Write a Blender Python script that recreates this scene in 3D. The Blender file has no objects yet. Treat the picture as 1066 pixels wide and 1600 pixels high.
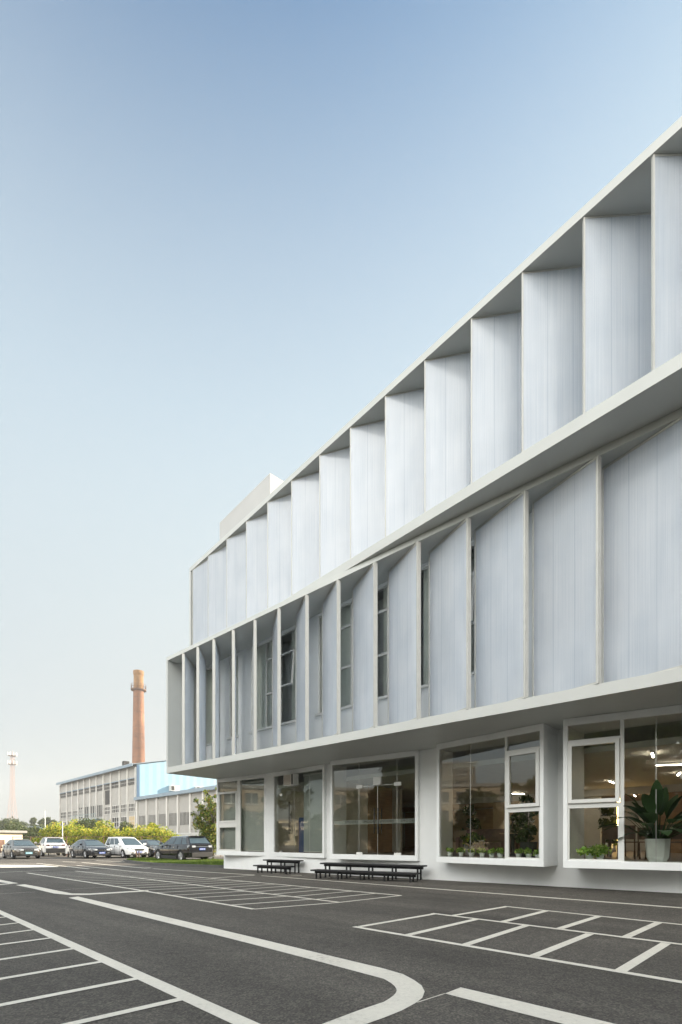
import bpy, bmesh, math, random
import numpy as np
from mathutils import Vector, Matrix

random.seed(7)
scene = bpy.context.scene
COL = scene.collection
R = math.radians
F, CX, HY, CAMH = 755.0, 533.0, 1315.0, 1.3

# ------------------------------------------------------------------ materials
def newmat(name):
    m = bpy.data.materials.new(name); m.use_nodes = True
    nt = m.node_tree
    return m, nt, nt.nodes, nt.links, nt.nodes['Principled BSDF']

def ramp(nd, stops):
    r = nd.new('ShaderNodeValToRGB')
    el = r.color_ramp.elements
    while len(el) < len(stops): el.new(0.5)
    for e, (p, c) in zip(el, stops):
        e.position = p; e.color = (c[0], c[1], c[2], 1)
    return r

def noise(nd, lk, scale, detail=4, rough=.55, vec=None, coord='Object', mscale=None):
    tc = nd.new('ShaderNodeTexCoord')
    n = nd.new('ShaderNodeTexNoise')
    n.inputs['Scale'].default_value = scale
    n.inputs['Detail'].default_value = detail
    n.inputs['Roughness'].default_value = rough
    if mscale:
        mp = nd.new('ShaderNodeMapping')
        mp.inputs['Scale'].default_value = mscale
        lk.new(tc.outputs[coord], mp.inputs['Vector'])
        lk.new(mp.outputs['Vector'], n.inputs['Vector'])
    else:
        lk.new(tc.outputs[coord], n.inputs['Vector'])
    return n

def simple(name, col, rough=.5, metal=0.0, var=.08, scale=3.0, bump=0.0, bscale=60, spec=.5, coat=0.0, mscale=None):
    m, nt, nd, lk, b = newmat(name)
    b.inputs['Roughness'].default_value = rough
    b.inputs['Metallic'].default_value = metal
    b.inputs['Specular IOR Level'].default_value = spec
    b.inputs['Coat Weight'].default_value = coat
    n = noise(nd, lk, scale, mscale=mscale)
    lo = [max(0, c*(1-var)) for c in col]; hi = [min(1, c*(1+var)) for c in col]
    r = ramp(nd, [(.3, lo), (.7, hi)])
    lk.new(n.outputs['Fac'], r.inputs['Fac'])
    lk.new(r.outputs['Color'], b.inputs['Base Color'])
    if bump > 0:
        n2 = noise(nd, lk, bscale)
        bp = nd.new('ShaderNodeBump'); bp.inputs['Strength'].default_value = bump
        bp.inputs['Distance'].default_value = .01
        lk.new(n2.outputs['Fac'], bp.inputs['Height'])
        lk.new(bp.outputs['Normal'], b.inputs['Normal'])
    return m

def glass_mat(name, tint=(.80,.84,.80), gain=2.0, rough=0.0):
    m = bpy.data.materials.new(name); m.use_nodes = True
    nt = m.node_tree; nd = nt.nodes; lk = nt.links
    nd.remove(nd['Principled BSDF'])
    out = nd['Material Output']
    tr = nd.new('ShaderNodeBsdfTransparent'); tr.inputs['Color'].default_value = (*tint, 1)
    gl = nd.new('ShaderNodeBsdfGlossy'); gl.inputs['Roughness'].default_value = rough
    gl.inputs['Color'].default_value = (.95, .97, .95, 1)
    fr = nd.new('ShaderNodeFresnel'); fr.inputs['IOR'].default_value = 1.5
    mu = nd.new('ShaderNodeMath'); mu.operation = 'MULTIPLY'; mu.use_clamp = True
    mu.inputs[1].default_value = gain
    mx = nd.new('ShaderNodeMixShader')
    lk.new(fr.outputs['Fac'], mu.inputs[0]); lk.new(mu.outputs[0], mx.inputs['Fac'])
    lk.new(tr.outputs[0], mx.inputs[1]); lk.new(gl.outputs[0], mx.inputs[2])
    lk.new(mx.outputs[0], out.inputs['Surface'])
    return m

def emit(name, col, strength):
    m, nt, nd, lk, b = newmat(name)
    b.inputs['Base Color'].default_value = (.8,.8,.8,1)
    b.inputs['Emission Color'].default_value = (*col, 1)
    b.inputs['Emission Strength'].default_value = strength
    return m

def leafmat(name, stops, transl=.35):
    m, nt, nd, lk, b = newmat(name)
    g = nd.new('ShaderNodeNewGeometry')
    r = ramp(nd, stops)
    lk.new(g.outputs['Random Per Island'], r.inputs['Fac'])
    lk.new(r.outputs['Color'], b.inputs['Base Color'])
    b.inputs['Roughness'].default_value = .55
    b.inputs['Specular IOR Level'].default_value = .3
    t = nd.new('ShaderNodeBsdfTranslucent')
    lk.new(r.outputs['Color'], t.inputs['Color'])
    mx = nd.new('ShaderNodeMixShader'); mx.inputs['Fac'].default_value = transl
    lk.new(b.outputs[0], mx.inputs[1]); lk.new(t.outputs[0], mx.inputs[2])
    lk.new(mx.outputs[0], nd['Material Output'].inputs['Surface'])
    return m

def asphalt_mat():
    m, nt, nd, lk, b = newmat('asphalt')
    big = noise(nd, lk, .35, 5, .6)
    mid = noise(nd, lk, 9.0, 4, .6)
    streak = noise(nd, lk, 1.0, 5, .6, mscale=(.55,.16,1))
    mp = streak.inputs['Vector'].links[0].from_node
    mp.vector_type = 'TEXTURE'; mp.inputs['Rotation'].default_value = (0, 0, R(-41)); mp.inputs['Scale'].default_value = (9, .9, 1)
    vor = nd.new('ShaderNodeTexVoronoi'); vor.inputs['Scale'].default_value = 70
    tc = nd.new('ShaderNodeTexCoord'); lk.new(tc.outputs['Object'], vor.inputs['Vector'])
    r1 = ramp(nd, [(.32, (.066,.061,.054)), (.68, (.150,.137,.119))])
    mixv = nd.new('ShaderNodeMath'); mixv.operation = 'MULTIPLY_ADD'
    mixv.inputs[1].default_value = .55
    lk.new(streak.outputs['Fac'], mixv.inputs[0])
    sc = nd.new('ShaderNodeMath'); sc.operation = 'MULTIPLY'; sc.inputs[1].default_value = .45
    lk.new(big.outputs['Fac'], sc.inputs[0]); lk.new(sc.outputs[0], mixv.inputs[2])
    lk.new(mixv.outputs[0], r1.inputs['Fac'])
    sp = ramp(nd, [(.0, (.58,.58,.58)), (.5, (.97,.97,.97)), (1., (1.7,1.68,1.62))])
    lk.new(vor.outputs['Color'], sp.inputs['Fac'])
    mul = nd.new('ShaderNodeMix'); mul.data_type = 'RGBA'; mul.blend_type = 'MULTIPLY'
    mul.inputs['Factor'].default_value = 1
    lk.new(r1.outputs['Color'], mul.inputs['A']); lk.new(sp.outputs['Color'], mul.inputs['B'])
    r2 = ramp(nd, [(.3, (.85,.85,.85)), (.7, (1.12,1.12,1.12))])
    lk.new(mid.outputs['Fac'], r2.inputs['Fac'])
    mul2 = nd.new('ShaderNodeMix'); mul2.data_type = 'RGBA'; mul2.blend_type = 'MULTIPLY'
    mul2.inputs['Factor'].default_value = 1
    lk.new(mul.outputs['Result'], mul2.inputs['A']); lk.new(r2.outputs['Color'], mul2.inputs['B'])
    lk.new(mul2.outputs['Result'], b.inputs['Base Color'])
    b.inputs['Roughness'].default_value = .8
    b.inputs['Specular IOR Level'].default_value = .25
    bp = nd.new('ShaderNodeBump'); bp.inputs['Strength'].default_value = .6; bp.inputs['Distance'].default_value = .006
    lk.new(vor.outputs['Distance'], bp.inputs['Height']); lk.new(bp.outputs['Normal'], b.inputs['Normal'])
    return m

def poly_mat(name, base_lo, base_hi, seam):
    """ribbed translucent polycarbonate sheet: fine vertical streaks, sheet joints"""
    m, nt, nd, lk, b = newmat(name)
    tc = nd.new('ShaderNodeTexCoord'); oi = nd.new('ShaderNodeObjectInfo')
    off = nd.new('ShaderNodeVectorMath'); off.operation = 'MULTIPLY_ADD'
    cb = nd.new('ShaderNodeCombineXYZ')
    m40 = nd.new('ShaderNodeMath'); m40.operation = 'MULTIPLY'; m40.inputs[1].default_value = 37.0
    lk.new(oi.outputs['Random'], m40.inputs[0])
    lk.new(m40.outputs[0], cb.inputs[0]); lk.new(m40.outputs[0], cb.inputs[2])
    add = nd.new('ShaderNodeVectorMath'); add.operation = 'ADD'
    lk.new(tc.outputs['Object'], add.inputs[0]); lk.new(cb.outputs[0], add.inputs[1])
    def n(ms, detail=3):
        mp = nd.new('ShaderNodeMapping'); mp.inputs['Scale'].default_value = ms
        lk.new(add.outputs[0], mp.inputs['Vector'])
        t = nd.new('ShaderNodeTexNoise'); t.inputs['Scale'].default_value = 1; t.inputs['Detail'].default_value = detail
        lk.new(mp.outputs['Vector'], t.inputs['Vector']); return t
    fine = n((55, 1, .35), 3); broad = n((2.2, 1, .5), 3); cloud = n((.9,1,.9), 2)
    ma = nd.new('ShaderNodeMath'); ma.operation = 'MULTIPLY_ADD'; ma.inputs[1].default_value = .42
    lk.new(fine.outputs['Fac'], ma.inputs[0])
    mb = nd.new('ShaderNodeMath'); mb.operation = 'MULTIPLY_ADD'; mb.inputs[1].default_value = .3
    lk.new(broad.outputs['Fac'], mb.inputs[0])
    mc = nd.new('ShaderNodeMath'); mc.operation = 'MULTIPLY'; mc.inputs[1].default_value = .28
    lk.new(cloud.outputs['Fac'], mc.inputs[0])
    lk.new(mc.outputs[0], mb.inputs[2]); lk.new(mb.outputs[0], ma.inputs[2])
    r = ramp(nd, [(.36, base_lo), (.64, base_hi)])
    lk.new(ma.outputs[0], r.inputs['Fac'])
    sx = nd.new('ShaderNodeSeparateXYZ'); lk.new(tc.outputs['Object'], sx.inputs[0])
    dv = nd.new('ShaderNodeMath'); dv.operation = 'DIVIDE'; dv.inputs[1].default_value = seam
    lk.new(sx.outputs['X'], dv.inputs[0])
    fr = nd.new('ShaderNodeMath'); fr.operation = 'FRACT'; lk.new(dv.outputs[0], fr.inputs[0])
    sr = ramp(nd, [(0, (.78,.81,.84)), (.05, (1,1,1)), (1, (1,1,1))])
    lk.new(fr.outputs[0], sr.inputs['Fac'])
    mul = nd.new('ShaderNodeMix'); mul.data_type = 'RGBA'; mul.blend_type = 'MULTIPLY'; mul.inputs['Factor'].default_value = 1
    lk.new(r.outputs['Color'], mul.inputs['A']); lk.new(sr.outputs['Color'], mul.inputs['B'])
    lk.new(mul.outputs['Result'], b.inputs['Base Color'])
    b.inputs['Roughness'].default_value = .2
    b.inputs['Specular IOR Level'].default_value = 1.0
    b.inputs['Coat Weight'].default_value = .6; b.inputs['Coat Roughness'].default_value = .12
    bp = nd.new('ShaderNodeBump'); bp.inputs['Strength'].default_value = .55; bp.inputs['Distance'].default_value = .004
    lk.new(fine.outputs['Fac'], bp.inputs['Height']); lk.new(bp.outputs['Normal'], b.inputs['Normal'])
    t = nd.new('ShaderNodeBsdfTranslucent'); lk.new(mul.outputs['Result'], t.inputs['Color'])
    mx = nd.new('ShaderNodeMixShader'); mx.inputs['Fac'].default_value = .55
    lk.new(b.outputs[0], mx.inputs[1]); lk.new(t.outputs[0], mx.inputs[2])
    lk.new(mx.outputs[0], nd['Material Output'].inputs['Surface'])
    return m

def brick_mat(name, c1, c2, mortar, scale):
    m, nt, nd, lk, b = newmat(name)
    tc = nd.new('ShaderNodeTexCoord')
    br = nd.new('ShaderNodeTexBrick'); br.inputs['Scale'].default_value = scale
    br.inputs['Color1'].default_value = (*c1,1); br.inputs['Color2'].default_value = (*c2,1)
    br.inputs['Mortar'].default_value = (*mortar,1); br.inputs['Mortar Size'].default_value = .03
    lk.new(tc.outputs['UV'], br.inputs['Vector'])
    n = noise(nd, lk, .25, 5)
    r = ramp(nd, [(.3, (.55,.52,.52)), (.7, (1.25,1.2,1.12))])
    lk.new(n.outputs['Fac'], r.inputs['Fac'])
    mul = nd.new('ShaderNodeMix'); mul.data_type = 'RGBA'; mul.blend_type = 'MULTIPLY'; mul.inputs['Factor'].default_value = 1
    lk.new(br.outputs['Color'], mul.inputs['A']); lk.new(r.outputs['Color'], mul.inputs['B'])
    lk.new(mul.outputs['Result'], b.inputs['Base Color'])
    b.inputs['Roughness'].default_value = .9
    return m

def white_wall_mat():
    m, nt, nd, lk, b = newmat('white_render')
    n = noise(nd, lk, .8, 5, .6); s = noise(nd, lk, 1.0, 4, .6, mscale=(1.6,1.6,.22))
    ma = nd.new('ShaderNodeMath'); ma.operation = 'MULTIPLY_ADD'; ma.inputs[1].default_value = .5
    h = nd.new('ShaderNodeMath'); h.operation = 'MULTIPLY'; h.inputs[1].default_value = .5
    lk.new(s.outputs['Fac'], h.inputs[0]); lk.new(n.outputs['Fac'], ma.inputs[0]); lk.new(h.outputs[0], ma.inputs[2])
    r = ramp(nd, [(.3, (.79,.80,.79)), (.62, (.87,.885,.88))])
    lk.new(ma.outputs[0], r.inputs['Fac']); lk.new(r.outputs['Color'], b.inputs['Base Color'])
    b.inputs['Roughness'].default_value = .55; b.inputs['Specular IOR Level'].default_value = .35
    n2 = noise(nd, lk, 25, 4)
    bp = nd.new('ShaderNodeBump'); bp.inputs['Strength'].default_value = .12; bp.inputs['Distance'].default_value = .01
    lk.new(n2.outputs['Fac'], bp.inputs['Height']); lk.new(bp.outputs['Normal'], b.inputs['Normal'])
    return m

def paint_mark_mat():
    m, nt, nd, lk, b = newmat('road_paint')
    n = noise(nd, lk, 22, 6, .7); n2 = noise(nd, lk, 1.6, 4)
    ma = nd.new('ShaderNodeMath'); ma.operation = 'MULTIPLY_ADD'; ma.inputs[1].default_value = .6
    h = nd.new('ShaderNodeMath'); h.operation = 'MULTIPLY'; h.inputs[1].default_value = .4
    lk.new(n2.outputs['Fac'], h.inputs[0]); lk.new(n.outputs['Fac'], ma.inputs[0]); lk.new(h.outputs[0], ma.inputs[2])
    r = ramp(nd, [(.30, (.40,.36,.30)), (.43, (.70,.66,.57)), (.7, (.83,.785,.68))])
    lk.new(ma.outputs[0], r.inputs['Fac']); lk.new(r.outputs['Color'], b.inputs['Base Color'])
    b.inputs['Roughness'].default_value = .7
    return m

M = {}
M['asphalt'] = asphalt_mat()
M['white'] = white_wall_mat()
M['fascia'] = simple('white_metal_fascia', (.52,.53,.505), .4, var=.03, scale=1.2)
M['stair'] = simple('pale_grey_render', (.46,.46,.45), .7, var=.04, scale=.6)
M['alum'] = simple('white_aluminium', (.72,.72,.69), .35, var=.03)
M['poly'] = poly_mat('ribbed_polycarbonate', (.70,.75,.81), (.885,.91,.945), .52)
M['finframe'] = simple('fin_edge_metal', (.56,.555,.52), .35, var=.05)
M['glass'] = glass_mat('window_glass', (.88,.90,.86), 1.7)
M['doorglass'] = glass_mat('door_glass', (.80,.83,.79), 1.6)
M['mark'] = paint_mark_mat()
M['ceiling'] = simple('interior_ceiling', (.62,.62,.60), .8, var=.04)
M['inwall'] = simple('interior_wall', (.66,.64,.58), .7, var=.05)
M['wood'] = simple('interior_wood', (.36,.22,.11), .5, var=.18, scale=1.0, mscale=(2,2,14))
M['tanwood'] = simple('pale_tan_panel', (.50,.37,.22), .6, var=.08, scale=1.2)
M['curtain'] = simple('pale_curtain', (.90,.90,.86), .8, var=.05, scale=3)
M['woodfloor'] = simple('floor_boards', (.20,.15,.11), .45, var=.2, scale=2, mscale=(1,9,1))
M['darkwood'] = simple('dark_chair_wood', (.13,.085,.055), .5, var=.2, scale=8)
M['lamp'] = emit('lamp_tube', (1,.86,.66), 15)
M['warmlamp'] = emit('warm_lamp_strip', (1,.62,.22), 5)
M['frost'] = None
M['blackmetal'] = simple('black_metal', (.009,.009,.010), .6, var=.2, scale=6)
M['sofa'] = simple('brown_upholstery', (.20,.11,.09), .8, var=.15, scale=9)
M['tan'] = simple('tan_upholstery', (.36,.26,.17), .8, var=.12, scale=9)
M['blind'] = simple('grey_blind_fabric', (.42,.44,.43), .8, var=.04, scale=2)
M['blue'] = simple('blue_panel', (.05,.08,.20), .5, var=.1)
M['pot'] = simple('pale_ceramic', (.82,.86,.845), .35, var=.06, scale=5)
M['soil'] = simple('dark_soil', (.03,.022,.016), .95, var=.3, scale=40)
M['steel'] = simple('brushed_steel', (.55,.55,.53), .35, metal=.9, var=.06)
M['bronze'] = simple('dark_handle', (.03,.027,.024), .35, metal=.3)
M['concrete'] = simple('pale_concrete', (.30,.29,.27), .9, var=.15, scale=1.5, bump=.2, bscale=40)
M['kerb'] = simple('kerb_stone', (.09,.09,.088), .85, var=.2, scale=4)
M['soilground'] = simple('lawn_soil', (.035,.05,.018), .95, var=.3, scale=10)
M['earth'] = simple('dry_ground', (.22,.205,.18), .95, var=.2, scale=.15)
M['factory'] = simple('grey_panel_render', (.37,.355,.33), .85, var=.09, scale=.35)
M['factorydark'] = simple('dark_glazing', (.028,.026,.024), .5, var=.3, scale=1.5)  # near-black tone for factory windows and openings
M['pilaster'] = simple('pale_pilaster', (.62,.60,.56), .8, var=.08, scale=.8)
M['rooftrim'] = simple('blue_grey_roof_trim', (.22,.28,.33), .55, var=.08, scale=1)
M['bluesheet'] = simple('pale_blue_sheet', (.26,.41,.505), .5, var=.06, scale=.3)
M['cornerblue'] = simple('blue_corner_flashing', (.06,.12,.20), .5, var=.05)
M['gantry'] = simple('faded_teal_steel', (.30,.38,.38), .7, var=.15)
M['warmwin'] = simple('ochre_window_board', (.52,.38,.18), .7, var=.12)
M['brick'] = brick_mat('chimney_brick', (.31,.13,.065), (.16,.07,.045), (.30,.20,.14), 1.0)
M['chimtop'] = simple('ochre_chimney_head', (.26,.145,.065), .9, var=.22, scale=1.2)
M['rust'] = simple('rusty_iron', (.16,.09,.06), .8, var=.3, scale=3)
M['towerpaint'] = simple('faded_pink_lattice', (.40,.26,.21), .7, var=.15, scale=.2)
M['antenna'] = simple('antenna_white', (.60,.59,.56), .5, var=.04)
M['bark'] = simple('bark', (.11,.08,.055), .95, var=.3, scale=8)
M['cream'] = simple('cream_render', (.70,.62,.46), .85, var=.08, scale=.4)
M['tiledroof'] = simple('grey_sheet_roof', (.26,.28,.31), .7, var=.12, scale=1)
M['tanblock'] = simple('tan_render', (.42,.35,.26), .85, var=.08, scale=.3)
M['brownblock'] = simple('brown_block_render', (.24,.22,.18), .85, var=.1, scale=.3)
M['darkglass'] = simple('dark_window_glass', (.10,.10,.095), .1, var=.2)
M['tyre'] = simple('tyre_rubber', (.018,.018,.018), .85, var=.15)
M['rim'] = simple('alloy_rim', (.55,.55,.56), .3, metal=.85, var=.05)
M['carglass'] = simple('car_window_glass', (.05,.075,.09), .04, var=.1, spec=.9)
M['chrome'] = simple('chrome', (.75,.75,.74), .12, metal=1, var=.02)
M['plastic'] = simple('black_plastic', (.022,.022,.022), .6, var=.1)
M['headlamp'] = simple('headlamp_lens', (.55,.58,.60), .1, var=.15, spec=.8, scale=20)
M['taillamp'] = simple('tail_lamp_lens', (.10,.012,.012), .15, var=.15, spec=.8)
M['plate'] = simple('blue_plate', (.03,.10,.42), .4, var=.05)
M['plateteal'] = simple('pale_teal_plate', (.18,.45,.55), .4, var=.05)
M['platetext'] = simple('plate_white', (.8,.8,.8), .4, var=.02)
def paint(name, c, metal=.5, rough=.3):
    return simple(name, c, rough, metal=metal, var=.03, coat=1.0)
M['p_silver'] = paint('grey_bronze_paint', (.105,.092,.078), .5, .2)
M['p_white'] = paint('white_car_paint', (.78,.78,.77), 0, .35)
M['p_black'] = paint('black_car_paint', (.010,.011,.016), .1, .14)
M['p_dark'] = paint('charcoal_car_paint', (.03,.032,.036), .3, .18)
M['p_brown'] = paint('dark_brown_car_paint', (.010,.008,.008), .05, .12)
M['leaf_hedge'] = leafmat('hedge_leaves', [(0,(.06,.11,.015)),(.3,(.22,.31,.03)),(.6,(.46,.49,.05)),(.92,(.68,.56,.08)),(1,(.48,.26,.07))])
M['leaf_dark'] = leafmat('dark_leaves', [(0,(.020,.038,.012)),(.5,(.045,.075,.02)),(1,(.09,.115,.03))])
M['leaf_far'] = leafmat('far_leaves', [(0,(.05,.075,.03)),(.6,(.10,.13,.05)),(1,(.18,.19,.06))])
M['leaf_mix'] = leafmat('young_tree_leaves', [(0,(.03,.06,.012)),(.5,(.13,.20,.03)),(.8,(.36,.38,.05)),(1,(.34,.18,.08))])
M['leaf_pot'] = leafmat('pot_plant_leaves', [(0,(.14,.30,.04)),(.5,(.32,.52,.08)),(1,(.62,.72,.22))])
M['leaf_big'] = leafmat('large_leaf', [(0,(.018,.045,.014)),(1,(.05,.10,.03))], .2)
M['grass'] = leafmat('grass_blades', [(0,(.05,.10,.012)),(.5,(.10,.17,.02)),(1,(.20,.25,.04))])
M['red'] = simple('faded_red', (.40,.06,.045), .5, var=.1)

def frost_mat():
    m = bpy.data.materials.new('frosted_film'); m.use_nodes = True
    nt = m.node_tree; nd = nt.nodes; lk = nt.links
    b = nd['Principled BSDF']; b.inputs['Base Color'].default_value = (.62,.64,.62,1); b.inputs['Roughness'].default_value = .6
    tr = nd.new('ShaderNodeBsdfTransparent'); mx = nd.new('ShaderNodeMixShader'); mx.inputs['Fac'].default_value = .55
    lk.new(tr.outputs[0], mx.inputs[1]); lk.new(b.outputs[0], mx.inputs[2]); lk.new(mx.outputs[0], nd['Material Output'].inputs['Surface'])
    return m
M['frost'] = frost_mat()

# ------------------------------------------------------------------ helpers
def tag(o, label=None, cat=None, group=None, kind=None):
    if label: o['label'] = label
    if cat: o['category'] = cat
    if group: o['group'] = group
    if kind: o['kind'] = kind
    return o

def empty(name, loc, rz=0.0, label=None, cat=None, group=None):
    o = bpy.data.objects.new(name, None); COL.objects.link(o)
    o.empty_display_size = .3
    o.location = loc; o.rotation_euler = (0, 0, rz)
    return tag(o, label, cat, group)

def wloc(o):
    v = Vector((0,0,0))
    while o is not None:
        v += Vector(o.location); o = o.parent
    return v

class Fr:
    """plan frame: origin, s axis angle (deg); t axis is 90 deg to the left of s"""
    def __init__(self, ox, oy, deg, oz=0):
        self.o = (ox, oy, oz); a = R(deg)
        self.s = (math.cos(a), math.sin(a)); self.t = (-math.sin(a), math.cos(a)); self.deg = deg
    def __call__(self, s, t, z=0):
        return (self.o[0]+self.s[0]*s+self.t[0]*t, self.o[1]+self.s[1]*s+self.t[1]*t, self.o[2]+z)
    def inv(self, x, y):
        dx, dy = x-self.o[0], y-self.o[1]
        return dx*self.s[0]+dy*self.s[1], dx*self.t[0]+dy*self.t[1]
ID = Fr(0,0,0)

class MB:
    def __init__(self): self.v = []; self.f = []; self.uv = None
    def add(self, vs, fs):
        n = len(self.v); self.v += [tuple(p) for p in vs]
        self.f += [tuple(i+n for i in q) for q in fs]
    def box(self, fr, s0, s1, t0, t1, z0, z1):
        c = [(s0,t0),(s1,t0),(s1,t1),(s0,t1)]
        vs = [fr(a,b,z0) for a,b in c]+[fr(a,b,z1) for a,b in c]
        self.add(vs, [(3,2,1,0),(4,5,6,7),(0,1,5,4),(1,2,6,5),(2,3,7,6),(3,0,4,7)])
        return self
    def prism(self, pts, z0, z1):
        n = len(pts)
        z0s = z0 if isinstance(z0,(list,tuple)) else [z0]*n
        z1s = z1 if isinstance(z1,(list,tuple)) else [z1]*n
        a = sum(pts[i][0]*pts[(i+1)%n][1]-pts[(i+1)%n][0]*pts[i][1] for i in range(n))
        if a < 0: pts = pts[::-1]; z0s = z0s[::-1]; z1s = z1s[::-1]
        vs = [(p[0],p[1],z) for p,z in zip(pts,z0s)]+[(p[0],p[1],z) for p,z in zip(pts,z1s)]
        fs = [tuple(range(n-1,-1,-1)), tuple(range(n,2*n))]
        for i in range(n):
            j = (i+1)%n; fs.append((i,j,n+j,n+i))
        self.add(vs, fs); return self
    def quad(self, a,b,c,d): self.add([a,b,c,d],[(0,1,2,3)]); return self
    def tube(self, p0, p1, r0, r1=None, n=8, caps=True):
        r1 = r0 if r1 is None else r1
        p0 = Vector(p0); p1 = Vector(p1); ax = (p1-p0)
        if ax.length < 1e-6: return self
        ax.normalize()
        u = ax.orthogonal().normalized(); w = ax.cross(u)
        vs = []
        for p, r in ((p0,r0),(p1,r1)):
            for k in range(n):
                a = 2*math.pi*k/n
                vs.append(p+u*math.cos(a)*r+w*math.sin(a)*r)
        fs = [(k,(k+1)%n,n+(k+1)%n,n+k) for k in range(n)]
        if caps: fs += [tuple(range(n-1,-1,-1)), tuple(range(n,2*n))]
        self.add(vs, fs); return self
    def lathe(self, c, prof, n=24, caps=True):
        """prof: list of (radius, z)"""
        vs = []; fs = []
        for r,z in prof:
            for k in range(n):
                a = 2*math.pi*k/n
                vs.append((c[0]+r*math.cos(a), c[1]+r*math.sin(a), c[2]+z))
        m = len(prof)
        for i in range(m-1):
            for k in range(n):
                fs.append((i*n+k, i*n+(k+1)%n, (i+1)*n+(k+1)%n, (i+1)*n+k))
        if caps:
            fs.append(tuple(range(n-1,-1,-1))); fs.append(tuple(range((m-1)*n, m*n)))
        self.add(vs, fs); return self
    def build(self, name, mat, parent=None, local=False, smooth=False, bevel=0.0, kind=None, origin=None):
        off = Vector((0,0,0))
        if parent is not None and not local: off = wloc(parent)
        if origin is not None: off = off+Vector(origin) if local else Vector(origin)
        me = bpy.data.meshes.new(name)
        me.from_pydata([(p[0]-off[0],p[1]-off[1],p[2]-off[2]) for p in self.v], [], self.f)
        me.validate(); me.update()
        if bevel > 0:
            bm = bmesh.new(); bm.from_mesh(me)
            es = [e for e in bm.edges if len(e.link_faces)==2 and e.calc_face_angle(0) > .6]
            bmesh.ops.bevel(bm, geom=es, offset=bevel, segments=2, profile=.6, affect='EDGES', clamp_overlap=True)
            bm.to_mesh(me); bm.free()
        if smooth:
            for p in me.polygons: p.use_smooth = True
        me.materials.append(mat)
        o = bpy.data.objects.new(name, me); COL.objects.link(o)
        if parent is not None:
            o.parent = parent
        if origin is not None:
            o.location = Vector(origin) - (wloc(parent) if (parent is not None and not local) else Vector((0,0,0)))
        if kind: o['kind'] = kind
        return o

def copy_tree(o, parent=None):
    c = o.copy(); COL.objects.link(c)
    if parent is not None: c.parent = parent
    for ch in list(o.children): copy_tree(ch, c)
    return c

# ground rise beside the right-hand part of the wall
FW = Fr(-5.67, 23.37, -42.5)
def rise(x, y):
    s, t = FW.inv(x, y)
    a = min(max(s/18.3, 0), 1.25)
    d = max(-t, 0)
    k = max(0, 1-d/4.0); k = k*k*(3-2*k)
    return .117*a*k
def gp(x, y):
    z = 0
    for _ in range(6):
        Y = (CAMH-z)*F/(y-HY); X = (x-CX)/F*Y
        z = rise(X, Y)
    return (X, Y)
def at(x, y, Y): return ((x-CX)/F*Y, Y, CAMH+(HY-y)/F*Y)

# ------------------------------------------------------------------ foliage
def leaves(name, mat, blobs, n, size, parent=None, flat=.0, seed=1, droop=0.0, shell=.55):
    rng = np.random.default_rng(seed)
    w = np.array([b[3]*b[4]*b[5] for b in blobs])**.75; w = w/w.sum()
    idx = rng.choice(len(blobs), n, p=w)
    B = np.array(blobs)[idx]
    d = rng.normal(size=(n,3)); d /= np.linalg.norm(d,axis=1)[:,None]
    rad = shell+(1-shell)*rng.random(n)**.6
    rad *= np.where(rng.random(n)<.16, 1.1+.35*rng.random(n), 1)
    c = B[:,:3]+d*rad[:,None]*B[:,3:6]
    keep = c[:,2] > .02; c = c[keep]; n = len(c)
    u = rng.normal(size=(n,3)); u[:,2] -= droop; u /= np.linalg.norm(u,axis=1)[:,None]
    v = np.cross(u, rng.normal(size=(n,3))); v /= np.linalg.norm(v,axis=1)[:,None]
    sz = size*(.6+.8*rng.random(n))[:,None]
    a = c-u*sz*.5; b = c+v*sz*.28; e = c+u*sz*.6; g = c-v*sz*.28
    V = np.stack([a,b,e,g],1).reshape(-1,3)
    off = np.array(wloc(parent)) if parent is not None else np.zeros(3)
    V = V-off
    me = bpy.data.meshes.new(name)
    me.vertices.add(len(V)); me.vertices.foreach_set('co', V.astype(np.float32).ravel())
    me.loops.add(n*4); me.loops.foreach_set('vertex_index', np.arange(n*4, dtype=np.int32))
    me.polygons.add(n); me.polygons.foreach_set('loop_start', (np.arange(n)*4).astype(np.int32))
    me.update(calc_edges=True); me.validate()
    me.materials.append(mat)
    o = bpy.data.objects.new(name, me); COL.objects.link(o)
    if parent is not None: o.parent = parent
    return o

def crown_blobs(c, r, h, n, rng, small=.42):
    bl = []
    for i in range(n):
        a = rng.random()*6.283; k = math.sqrt(rng.random())*.75; zz = rng.random()
        prof = math.sin(math.pi*min(max(.22+.68*zz,0),1))*(.75+.5*rng.random())
        q = r*small*(.4+.75*rng.random())
        bl.append((c[0]+math.cos(a)*k*r*prof, c[1]+math.sin(a)*k*r*prof, c[2]+h*zz, q, q, q*.75))
    return bl

def tree(name, x, y, h, r, z0, mat, label, group=None, n=5000, size=.3, seed=3, nb=16, trunk_r=.16):
    rng = random.Random(seed)
    t = empty(name, (x,y,0), label=label, cat='tree', group=group)
    bl = crown_blobs((x,y,z0), r, h-z0, nb, rng)
    tb = MB(); top = (x+.1, y, z0+(h-z0)*.55)
    tb.tube((x,y,0), (x+.05,y,z0), trunk_r, trunk_r*.75, 10); tb.tube((x+.05,y,z0), top, trunk_r*.75, trunk_r*.25, 8)
    for b in bl[:10]:
        zz = z0*.8+rng.random()*(h-z0)*.3
        tb.tube((x+.04,y,zz), b[:3], trunk_r*.38, trunk_r*.08, 6)
    tb.build('trunk', M['bark'], t, smooth=True)
    leaves('crown', mat, bl, n, size, t, seed=seed)
    return t
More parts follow.
